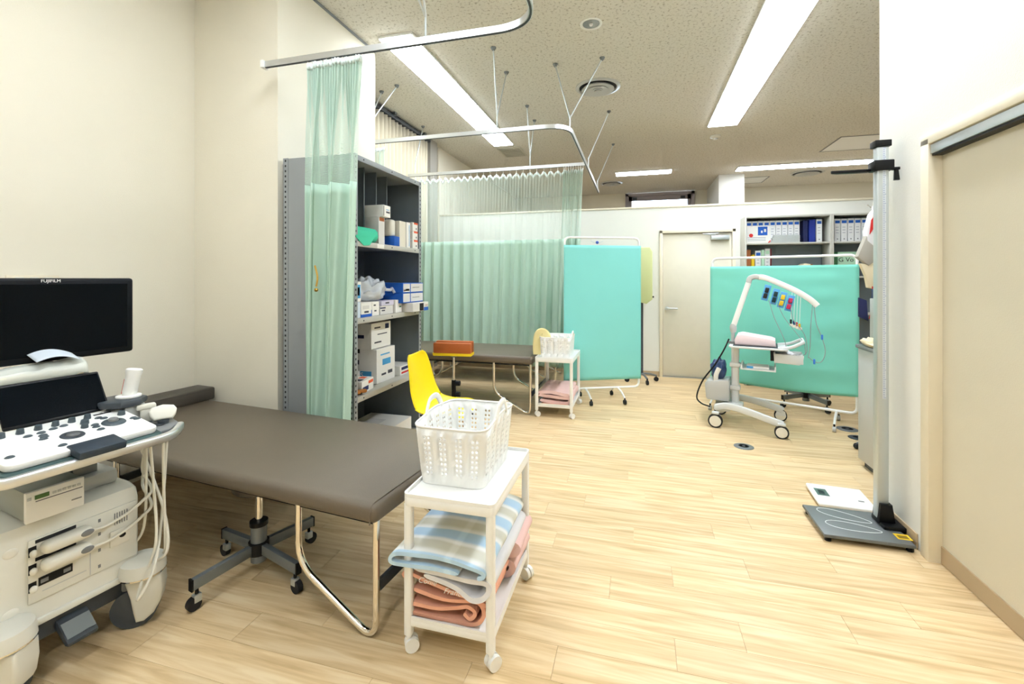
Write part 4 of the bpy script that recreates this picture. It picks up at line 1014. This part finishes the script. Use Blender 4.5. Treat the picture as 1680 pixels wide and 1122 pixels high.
# floor outlet caps
for k, (x, y, r, lb) in enumerate(((.84, 4.08, .075, 'round steel floor outlet cap in front of the ECG cart'), (1.845, 4.8, .085, 'round steel floor cap under the mint screen corner'), (1.83, 4.56, .07, 'dark round floor cap beside the grey counter'))):
    t = thing('floor_outlet', lb, 'floor outlet', (x, y, 0), 0, 'round floor outlet caps')
    MB().lathe([(r, 0.0002), (r, .003), (r * .9, .006), (.0001, .007)], 28).obj('cap', STEELG if k < 2 else DGREY, t)
    MB().lathe([(r * .55, .0068), (r * .5, .0085), (r * .45, .0068)], 24).obj('inner_ring', DGREY, t)

# ------------------------------------------------------------------ counter on the right, with things on it
t = thing('counter_cabinet', 'light grey counter cabinet behind the right wall', 'cabinet', (1.575, 3.2, 0))
bx('body', LGREY, t, 0, .6, 0, .72, .05, .86, b=.003)
bx('plinth', DGREY, t, .03, .57, .03, .69, 0, .05)
bx('worktop', MGREY, t, -.012, .61, -.01, .735, .86, .885, b=.004)
bx('door_gap', MGREY, t, -.001, .0, .355, .362, .06, .85)
t = thing('desk_organizer', 'light grey drawer box on the counter end', 'drawer box', (1.64, 3.62, .8855))
bx('case', LGREY, t, 0, .4, 0, .28, 0, .34, b=.003)
bx('drawer_front', PAPERG, t, .01, .39, -.004, 0, .02, .16, b=.001)
bx('drawer_front', PAPERG, t, .01, .39, -.004, 0, .18, .32, b=.001)
blob('wipe_pack', 'crumpled cream plastic pack on the grey counter edge', 'bag', (1.60, 3.78, .8862), (.035, .13, .03), mat('cream_film', (244, 224, 186), .35, var=.1, vscale=20), 12, .4)
t = thing('dark_box', 'navy and black case with white clasp on the drawer box', 'case', (1.645, 3.64, 1.2262))
bx('case', NAVY, t, 0, .3, 0, .25, 0, .07, b=.004)
bx('clasp', PAPERW, t, -.001, 0, .08, .13, .03, .06)
blob('clear_wrap', 'clear plastic wrap heaped on the navy case', 'plastic wrap', (1.73, 3.77, 1.2972), (.08, .1, .05), MATS['crumpled_clear_plastic'], 17, .4)
nv = MB().prism([(0, 0), (.06, -.03), (.05, .12), (.0, .14)], -.01, .01, 'xz', .003).obj('navy_cloth', NAVY); nv.location = (1.575, 3.915, 1.09); tag(nv, 'navy cloth corner hanging beside the drawer box', 'cloth')
# pole stand with a bag hanging from it, behind the counter
hk = thing('pole_stand', 'chrome pole stand hidden behind the stadiometer, holding a bag', 'stand', (1.83, 4.2, 0))
MB().cyl((0, 0, .05), (0, 0, 1.93), .012, n=12).obj('pole', CHROME, hk)
MB().tube([(.08, 0, 1.95), (.06, 0, 1.93), (-.06, 0, 1.93), (-.08, 0, 1.95)], .005, n=8).obj('hook_bar', CHROME, hk)
for a in range(5):
    c, q = math.cos(R(72 * a + 10)), math.sin(R(72 * a + 10))
    ar = MB().tube([(0, 0, .075), (.09 * c, .09 * q, .065), (.14 * c, .14 * q, .05)], .009, n=8).obj('base_arm', STEELG, hk)
    MB().ball((.14 * c, .14 * q, .025), .025).obj('wheel', RUBBER, ar)
bg = thing('hanging_bag', 'white, grey and cream cloth bag hanging past the stadiometer', 'bag', (1.765, 4.17, 1.29))
bg.scale = (.74, 1, 1)
MB().prism([(-.065, .37), (-.075, .45), (-.03, .58), (.0, .61), (.05, .6), (.08, .35), (.03, .30)], -.055, .02, 'xz', .012).obj('white_pouch', WHITET, bg)
MB().prism([(-.065, .42), (-.15, .25), (-.05, .18), (.075, .25), (.08, .37), (0, .4)], -.05, .015, 'xz', .008).obj('grey_flap', mat('taupe_cloth', (178, 172, 160), .85), bg)
MB().prism([(-.12, .2), (-.07, .10), (-.05, .01), (.0, 0), (.06, .03), (.08, .26), (-.045, .19)], -.04, .01, 'xz', .01).obj('cream_pouch', CREAMC, bg)
MB().tube(spline([(.02, 0, .58), (.01, 0, .62), (.005, 0, .645)], 4), .008, n=6).obj('loop', WHITET, bg)
MB().prism([(-.035, .53), (-.01, .56), (-.02, .46), (-.05, .42)], -.064, -.056, 'xz').obj('red_strap', REDP, bg)
MB().prism([(-.018, .02), (-.004, .02), (-.004, -.14), (-.025, -.23), (-.047, -.23), (-.02, -.14)], -.046, -.04, 'xz').obj('red_strap', REDP, bg)

# ------------------------------------------------------------------ bookcases with binders
def bookcase(label, x0, x1, H, levels):
    t = thing('bookcase', label, 'bookcase', (x0, 6.42, 0), 0, 'grey open bookcases along the partition')
    w = x1 - x0; D = .266
    CASE = mat('bookcase_grey', (204, 202, 192), .5)
    bx('side_panel', CASE, t, 0, .02, 0, D, 0, H, b=.001); bx('side_panel', CASE, t, w - .02, w, 0, D, 0, H, b=.001)
    bx('top_panel', CASE, t, .021, w - .021, 0, D, H - .02, H, b=.001)
    bx('back_panel', SHELFD, t, .021, w - .021, D - .01, D, .05, H - .021)
    bx('plinth', BLACK, t, .021, w - .021, .02, D - .011, 0, .06)
    for z in levels: bx('shelf_board', CASE, t, .021, w - .021, .004, D - .011, z - .02, z, b=.001)
    return t
BL = (.08, .50, .95, 1.40, 1.825)
bookcase('grey bookcase left of the pair, behind the mint screen', 1.335, 2.305, 2.165, BL)
bookcase('grey bookcase right of the pair, partly behind the stadiometer', 2.307, 3.28, 2.165, BL)
BG = 'ring binders on the bookcase shelves'
def binder(label, x, z, w, h, m, d=.165, y=6.5, lab=BLUEC, rzx=0):
    t = thing('binder', label, 'binder', (x, y, z + .0008), 0, BG)
    MB().box(0, w, .004, d, 0, h, .002, 1).obj('cover', m, t)
    MB().box(.001, w - .001, 0, .004, .001, h - .001, .001, 1).obj('spine', m, t)
    if lab:
        bx('spine_label', lab, t, .008, w - .008, -.0008, 0, h * .80, h * .92)
        for q in (.62, .50, .38): bx('spine_text', mat('spine_ink', (150, 154, 168), .7), t, .014, w - .02, -.0008, 0, h * q, h * (q + .02))
        MB().cyl((w / 2, -.0008, h * .12), (w / 2, 0, h * .12), .008, n=10).obj('finger_ring', MGREY, t)
    return t
for i in range(9):
    binder('white binder with blue label, %s from left on top shelf' % ORD[i], 1.368 + i * .0685, 1.825, .064, .285, BINDER)
binder('navy binder standing right of the row of nine', 2.02, 1.825, .05, .28, NAVY, lab=None, y=6.508)
binder('wide dark blue binder cover turned outward on top shelf', 2.085, 1.825, .07, .285, BINDB, lab=None)
binder('white binder alone right of the dark blue binder', 2.165, 1.825, .062, .285, BINDER)
for i in range(5):
    binder('white binder with blue label, %s from left in right bookcase' % ORD[i], 2.36 + i * .072 , 1.825, .066, .285, BINDER)
binder('red-backed file last in the right bookcase row', 2.728, 1.825, .03, .28, REDP, lab=None)
binder('yellow file leaning on the second shelf of left bookcase', 1.43, 1.40, .035, .28, YELP, lab=None)
binder('brown folder beside the yellow file on second shelf', 1.372, 1.40, .05, .34, KRAFT, lab=None)
binder('white binder with blue label on second shelf', 1.475, 1.40, .065, .33, BINDER)
binder('pale green file beside the second-shelf white binder', 1.545, 1.40, .035, .34, GREENF, lab=None)
binder('mint-edged white file on the second shelf', 1.585, 1.40, .06, .355, BINDER, lab=GREENF)
binder('maroon thin file at the end of second shelf row', 1.648, 1.40, .015, .35, mat('maroon', (110, 30, 40), .6), lab=None)
gf = binder('pale green folder with handwritten letters in right bookcase', 2.40, 1.40, .2, .30, GREENF, lab=None)
text('handwriting', 'G Vo', .075, face_ny(.085, -.001, .20), BLACK, gf)
binder('dark green file left of the lettered green folder', 2.345, 1.40, .05, .30, mat('dark_green', (60, 120, 80), .6), lab=None)
tt = thing('document_case', 'beige document folder leaning open on second shelf', 'folder', (1.78, 6.44, 1.4008))
MB().prism([(0, 0), (.25, .16), (.30, .15), (.30, 0)], 0, .2, 'xz', .002).obj('folder', CREAMC, tt)
MB().prism([(.31, 0), (.31, .15), (.325, .15), (.325, 0)], 0, .2, 'xz').obj('backing', KRAFT, tt)
tt = thing('calendar_sheet', 'white notice sheet with red mark and blue picture', 'poster', (1.372, 6.492, 1.826))
bx('sheet', PAPERW, tt, 0, .275, 0, .003, 0, .22)
MB().lathe([(.0001, 0), (.024, 0), (.024, .0008), (.0001, .0008)], 20, M=Matrix.Translation((.05, -.0002, .10)) @ Matrix.Rotation(R(90), 4, 'X')).obj('red_mark', REDP, tt)
bx('blue_picture', BLUEC, tt, .13, .24, -.0008, 0, .10, .21)
bx('picture_figure', PAPERW, tt, .165, .185, -.0012, -.0008, .13, .16); bx('picture_figure', PAPERW, tt, .20, .225, -.0012, -.0008, .14, .18)
for q in (.03, .05, .07): bx('text_line', mat('spine_ink', (150, 154, 168), .7), tt, .01, .22, -.0008, 0, q, q + .006)
MB().prism([(.275, .0), (.275, .04), (.24, 0)], -.0008, 0, 'xz').obj('red_corner', REDP, tt)
for i in range(4):
    p = thing('paper_stack', ['lowest', 'second lowest', 'second highest', 'topmost'][i] + ' bundle of grey papers before the binders', 'papers', (1.80 + .008 * i, 6.43, 1.8258 + i * .024), 0, 'bundles of grey papers')
    MB().box(-.165 + .012 * (i % 2), .165 - .008 * i, 0.0, .06, 0, .0105, .001, 1).box(-.15, .15 - .008 * i, .002, .058, .0115, .0235, .001, 1).obj('sheets', PAPERS, p)
    if i % 2: bx('band', LGREY, p, -.02, .0, -.0006, 0, 0, .0235)

# ================================================================== ULTRASOUND MACHINE
UO, UA = (-2.2, 1.2, 0), -8
t = us = thing('ultrasound_machine', 'ivory ultrasound machine with black monitor at left edge', 'medical machine', UO, UA)
def onus(x, y, z): return Vector(UO) + Matrix.Rotation(R(UA), 3, 'Z') @ Vector((x, y, z))
MB().prism([(-.42, .19), (-.42, .545), (-.3, .56), (.19, .555), (.235, .54), (.25, .50), (.25, .19)], -.215, .205, 'xz', .022, 3).obj('cabinet_body', BODY, t)
MB().box(-.40, .235, -.2, .19, .125, .19, .004).obj('chassis', DGREY, t)
fp = MB().box(.25, .256, -.125, .19, .275, .49, .002).obj('front_panel', BODY, t)
bx('lower_lip', BODY, t, .245, .262, -.205, .197, .192, .215, b=.006)
for k, zz in enumerate((.455, .395)):
    c = MB().box(.252, .30, -.10, .035, zz - .02, zz + .02, .016, 3).obj('probe_connector', CREAM, t)
    MB().ball((.3, .015, zz + .003), .016, sq=(.25, 1.2, .7)).obj('release_button', MGREY, c)
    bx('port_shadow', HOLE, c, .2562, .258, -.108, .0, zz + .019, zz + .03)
    MB().tube(spline([(.285, .03, zz), (.28, .08, zz - .008), (.275, .15, zz + .005), (.275, .20, zz + .03), (.27, .235, zz + .06), (.2, .24, zz + .12), (.22, .235, zz + .2), (.26, .225, .74)], 8), .0055, n=8).obj('connector_cable', CREAM, c)
bx('parallel_port', BLACK, fp, .256, .2585, -.10, -.01, .325, .353)
bx('port_pins', MGREY, fp, .2585, .259, -.095, -.075, .332, .345); bx('port_pins', MGREY, fp, .2585, .259, -.035, -.015, .332, .345)
for zz in (.455, .395, .335):
    k = bx('switch_recess', BLACK, fp, .256, .2575, -.145 + .02, -.105, zz - .02, zz + .012)
    MB().ball((.263, -.114, zz - .01), .011, sq=(.9, 1, 1.1)).obj('switch_knob', CREAM, fp)
for i in range(6): bx('vent_slot', MGREY, fp, .256, .2568, .115 + i * .008, .118 + i * .008, .425, .47)
bx('outlet_plate', CREAM, fp, .256, .261, .10, .165, .345, .405, b=.002)
MB().ball((.261, .14, .378), .011, sq=(.2, 1, .8)).obj('outlet_hole', BLACK, fp)
for yy in (.065,):
    for zz in (.29, .35, .41, .46): bx('tiny_symbol', MGREY, fp, .256, .2566, yy, yy + .008, zz, zz + .012)
bx('panel_line', LGREY, fp, .256, .2572, .04, .0425, .28, .36)
bx('panel_line', LGREY, fp, .256, .2572, -.09, .03, .302, .3045)
MB().ball((.25, -.165, .47), .02, sq=(.15, 1, .8)).obj('screw_cap', CREAM, t); MB().ball((.25, -.165, .27), .022, sq=(.15, 1, .8)).obj('screw_cap', CREAM, t)
# foot pedal
pd = MB().prism([(.23, .165), (.23, .135), (.30, .095), (.318, .098), (.32, .11), (.25, .163)], -.05, .04, 'xz', .008).obj('brake_pedal', DGREY, t)
bx('pedal_plate', STEELG, pd, -.03, .03, -.045, .035, 0, .002, M=Matrix.Translation((.285, 0, .1373)) @ Matrix.Rotation(R(37), 4, 'Y'))
# wheels: swivel cap + fender + tyre
for k, (x, y) in enumerate(((.265, .205), (.275, -.19), (-.36, .185), (-.36, -.19))):
    c = MB().lathe([(.0001, .262), (.05, .262), (.072, .25), (.078, .225), (.078, .205), (.0001, .205)], 28, (x, y, 0)).obj('caster', BODY, t)
    MB().lathe([(.074, .197), (.079, .2), (.079, .205), (.0001, .205), (.0001, .197)], 28, (x, y, 0)).obj('swivel_ring', CHROME, c)
    d = Matrix.Translation((x, y, 0)) @ Matrix.Rotation(R((48, 30, 10, -10)[k]), 4, 'Z')
    MB().prism([(-.05, .197), (.07, .197), (.074, .14), (.066, .085), (.045, .045), (.015, .022), (-.012, .022), (-.02, .06), (-.03, .12)], -.045, .045, 'xz', .012, 3, M=d).obj('fender', BODY, c)
    MB().cyl(d @ Vector((-.018, -.034, .076)), d @ Vector((-.018, .034, .076)), .076, n=32).obj('tyre', DGREY, c)
    MB().box(-.06, -.03, -.03, .03, .145, .195, .008, M=d).obj('lock_lever', MGREY, c)
# neck, console
bx('neck_base', LGREY, t, -.02, .16, .0, .18, .55, .61, b=.02)
MB().box(.05, .125, .045, .125, .60, .79, .008).obj('neck_column', STEELG, t)
bx('back_tray', LGREY, t, -.3, .0, -.18, .16, .556, .575, b=.006)
UND = mat('console_dark_teal', (60, 84, 84), .45)
TILT = math.atan2(.04, .25)
K = Matrix.Translation((.45, -.04, .815)) @ Matrix.Rotation(TILT, 4, 'Y')     # console frame: origin front-centre, -x toward the back
MB().prism([(p[0] - .14, p[1]) for p in rounded(.165, .215, .03)], -.06, -.022, 'xy', .008, M=K).obj('console_base', UND, t)
pn = MB().prism([(p[0] - .135, p[1]) for p in rounded(.135, .205, .025)], -.022, .0, 'xy', .005, M=K).obj('control_panel', WHITE, t)
hr = MB().tube([K @ Vector(p) for p in ((-.02, -.24, -.035), (.035, -.225, -.035), (.035, .235, -.035), (-.03, .30, -.035))], 0, n=12, fillet=.05, sq=(.012, .016)).obj('hand_rail', ALU, t, 60)
MB().box(-.03, .055, -.055, .075, -.02, .006, .005, M=K).obj('palm_rest', mat('slate_rest', (46, 58, 70), .5), t)
SL = mat('slate_knob', (74, 86, 92), .4)
for yy in (-.14, -.095, -.05, -.005, .04, .085):
    q = MB()
    c0 = K @ Vector((-.225, yy, 0)); c1 = K @ Vector((-.225, yy, .016))
    q.cyl(c0, c1, .011, .009, 14).obj('knob', SL, pn)
for (x, yy, r) in ((-.185, .06, .013), (-.15, .045, .011), (-.19, .175, .0125)):
    MB().cyl(K @ Vector((x, yy, 0)), K @ Vector((x, yy, .014)), r, r * .85, 14).obj('knob', SL, pn)
MB().lathe([(.001, .002), (.031, .002), (.033, .0), (.031, -.001)], 26, M=K @ Matrix.Translation((-.11, -.005, .0006))).obj('trackball_ring', DGREY, pn)
tbm = K @ Vector((-.11, -.005, .001))
MB().ball(tbm, .021, 18, 10, (1, 1, .45)).obj('trackball', mat('trackball_grey', (96, 98, 100), .2), pn)
MB().lathe([(.0001, .006), (.022, .006), (.034, .0025), (.036, 0)], 26, M=K @ Matrix.Translation((-.135, .125, .0006))).obj('jog_dial', SL, pn)
MB().lathe([(.0001, .013), (.014, .013), (.016, .005)], 20, M=K @ Matrix.Translation((-.14, .125, .0006))).obj('jog_centre', MGREY, pn)
for (x, yy) in ((-.215, -.175), (-.195, -.175), (-.06, -.175), (-.185, -.09), (-.19, -.055), (-.20, -.02), (-.165, -.06), (-.15, -.062), (-.135, -.07), (-.05, -.055), (-.205, .01), (-.15, .075), (-.13, .07), (-.10, .07), (-.205, .11), (-.19, .12), (-.13, .185), (-.115, .19)):
    MB().lathe([(.0001, .004), (.006, .004), (.0085, .001), (.0085, 0)], 14, M=K @ Matrix.Translation((x, yy, .0004)) @ Matrix.Scale(1.45, 4, (0, 1, 0))).obj('button', SL, pn)
bx('panel_slot', BLACK, pn, -.245, -.235, .11, .165, -.0004, .0006, M=K)
bx('panel_mark', mat('blue_mark', (80, 130, 200), .5), pn, -.225, -.215, -.20, -.165, -.0002, .0006, M=K)
# touch screen
S = Matrix.Translation((.185, -.015, .86)) @ Matrix.Rotation(R(-32), 4, 'Y')
ts = MB().box(-.012, .0, -.145, .152, .0, .165, .006, 3, M=S).obj('touch_screen', BLACK, t)
bx('touch_glass', BLACKG, ts, .0, .0008, -.145, .145, .01, .155, M=S)
MB().box(-.02, .02, -.08, .08, -.03, .06, .006, M=S @ Matrix.Translation((-.04, 0, 0))).obj('screen_hinge', DGREY, t)
bx('top_ledge', DGREY, t, -.03, .10, -.14, .12, .985, .995, b=.003)
# monitor
mo = MB().box(-.03, .01, -.25, .305, 1.05, 1.372, .012, 3).obj('monitor', mat('monitor_bezel', (8, 12, 18), .4, spec=.2), t)
bx('monitor_glass', BLACKG, mo, .01, .0112, -.225, .28, 1.075, 1.348)
text('logo', 'FUJIFILM', .016, face_x(.0105, .028, 1.3605), mat('logo_white', (235, 235, 235), .4), mo, .0006)
MB().box(-.075, -.03, -.06, .16, 1.12, 1.3, .01).obj('monitor_back', DGREY, t)
MB().tube([(.06, .02, .78), (-.06, .02, .90), (-.06, .04, 1.15)], 0, n=12, fillet=.05, sq=(.028, .022)).obj('monitor_arm', LGREY, t, 60)
# probe holder wing
MB().prism([(.10, .155), (.10, .235), (.16, .29), (.26, .315), (.36, .285), (.42, .22), (.42, .155)], .765, .787, 'xy', .006).obj('probe_holder', MGREY, t)
MB().prism([(.30, .27), (.32, .31), (.37, .285), (.36, .25)], .735, .764, 'xy', .004).obj('cable_hook', DGREY, t)
for (x, y) in ((.25, .225), (.33, .225), (.20, .22)):
    MB().lathe([(.022, .0), (.026, .003), (.022, .004)], 20, (x, y, .787)).obj('holder_ring', DGREY, t)
# gel warmer
MB().prism([(.10, .16), (.10, .20), (.13, .245), (.20, .25), (.235, .21), (.235, .16)], .79, .86, 'xy', .01).obj('gel_warmer_base', LGREY, t)
MB().prism([(.09, .10), (.09, .20), (.125, .25), (.205, .255), (.25, .21), (.25, .14), (.2, .10)], .862, .888, 'xy', .008).obj('gel_warmer_cap', DGREY, t)
MB().lathe([(.034, .0), (.042, .002), (.042, .008), (.034, .01)], 28, (.175, .203, .887)).obj('gel_ring', WHITE, t)
g = thing('gel_bottle', 'white ultrasound gel bottle upside down in the warmer', 'bottle', onus(.175, .203, .8885), 0)
T_ = Matrix.Rotation(R(-9), 4, 'X') @ Matrix.Rotation(R(4), 4, 'Y')
MB().lathe([(.0001, .0), (.022, .002), (.025, .02), (.025, .085), (.028, .098), (.028, .110), (.023, .114), (.0001, .114)], 28, M=T_).obj('bottle', WHITE, g)
MB().prism([(-.012, .01), (-.002, .01), (.002, .07), (-.008, .065)], -.0265, -.025, 'xz', M=T_ @ Matrix.Rotation(R(-40), 4, 'Z')).obj('red_print', REDP, g)
# probes
def probe(label, x, y, z, kind, rz):
    p = thing('ultrasound_probe', label, 'probe', onus(x, y, z), UA + rz, 'ultrasound probes in the holder')
    if kind == 'convex':
        MB().lathe([(.0001, .0), (.018, .0), (.02, .012), (.0001, .014)], 20, M=Matrix.Rotation(R(0), 4, 'X')).obj('neck', DGREY, p)
        MB().prism([(-.03, .012), (.03, .012), (.042, .03), (.046, .05), (.036, .066), (.0, .074), (-.036, .066), (-.046, .05), (-.042, .03)], -.016, .016, 'yz', .008, 3, M=Matrix.Rotation(R(-30), 4, 'Y')).obj('head', CREAM, p)
        MB().tube(spline([(0, 0, -.02), (.0, .0, -.2), (.01, .005, -.45), (-.03, .0, -.54), (-.06, -.05, -.55)], 8), .005, n=8).obj('cable', CREAM, p)
    else:
        MB().box(-.014, .014, -.02, .02, .0, .055, .008, 3).obj('head', CREAM, p)
        MB().box(-.016, .016, -.032, .032, .05, .072, .006, 2).obj('crown', CREAM, p)
        MB().tube(spline([(0, 0, -.02), (.01, .0, -.2), (.02, -.01, -.42), (-.02, -.05, -.50)], 8), .005, n=8).obj('cable', CREAM, p)
    return p
probe('wide round-headed cream probe at the front of the holder', .33, .245, .789, 'convex', -25)
probe('square-headed cream probe behind the round one', .245, .228, .789, 'linear', -20)
for pts in ([(.30, .21, .76), (.32, .215, .55), (.345, .21, .33), (.33, .17, .20), (.38, .13, .165), (.37, .19, .25), (.31, .25, .40), (.29, .28, .70)], [(.17, .215, .765), (.24, .24, .6), (.33, .25, .42), (.36, .24, .28), (.30, .20, .24)]):
    MB().tube(spline(pts, 8), .0052, n=8).obj('probe_cable', CREAM, us)
MB().tube(spline([(.14, .16, .79), (.16, .14, .83), (.21, .14, .845), (.26, .17, .82), (.27, .19, .79)], 8), 0, n=10, sq=(.006, .010)).obj('cable_guide', WHITE, t, 60)
# printer on the machine
p = thing('video_printer', 'grey and white thermal printer on the ultrasound machine', 'printer', onus(.13, -.062, .5605), UA - 2)
MB().box(-.17, .145, -.074, .074, .004, .10, .004).obj('case', mat('printer_grey', (150, 154, 146), .45), p)
MB().box(.1455, .162, -.076, .076, .0, .102, .004).obj('front_panel', PAPERW, p)
bx('display', GREENLCD, p, .162, .163, -.054, -.018, .074, .088)
bx('door_slot', INK, p, .162, .1628, -.052, .07, .066, .0685)
for i in range(6): bx('key', LGREY, p, .162, .1645, -.010 + i * .013, .0 + i * .013, .076, .084, b=.001)
bx('power_key', LGREY, p, .162, .164, -.073, -.062, .076, .086, b=.001)
bx('badge', MGREY, p, .162, .1626, .04, .068, .03, .034)
for s in (-1, 1): bx('foot', RUBBER, p, -.15, -.12, s * .055 - .01, s * .055 + .01, .0, .0042)
# tissue pack
p = thing('tissue_pack', 'opened plastic pack of paper sheets on the screen ledge', 'tissue pack', onus(.035, -.02, .9955), UA)
MB().box(-.06, .05, -.12, .12, 0, .028, .005).obj('sheet_bundle', CREAMC, p)
def film(s, v):
    y = -.13 + .26 * s; x = .055 - .125 * v
    h = .031 + .026 * math.sin(math.pi * v) * (.6 + .6 * s) + .01 * noise.noise((s * 6, v * 5, 1)) - (.03 if v in (0, 1) else 0)
    return (x, y, max(.002, h))
grid('plastic_wrapper', film, 26, 16, mat('milky_film', (232, 236, 226), .25, alpha=.55, spec=.8), p, .001)
def sheet(s, v):
    return (.05 - .09 * v, -.02 + .13 * s, .062 + .045 * math.sin(math.pi * (.25 + .6 * s)) - .03 * (1 - v) * .9)
grid('loose_sheet', sheet, 14, 6, mat('bluish_tissue', (206, 214, 222), .8), p, .0015)
# wall rail behind the monitor
t = thing('wall_panel', 'small cream wall socket strip behind the monitor', 'socket', (XL, 1.66, 1.358))
bx('plate', FRAME, t, 0.0003, .012, -.11, .11, -.03, .03, b=.003)
for yy in (-.06, 0, .06): bx('socket', CREAM, t, .012, .015, yy - .018, yy + .018, -.02, .02, b=.002)
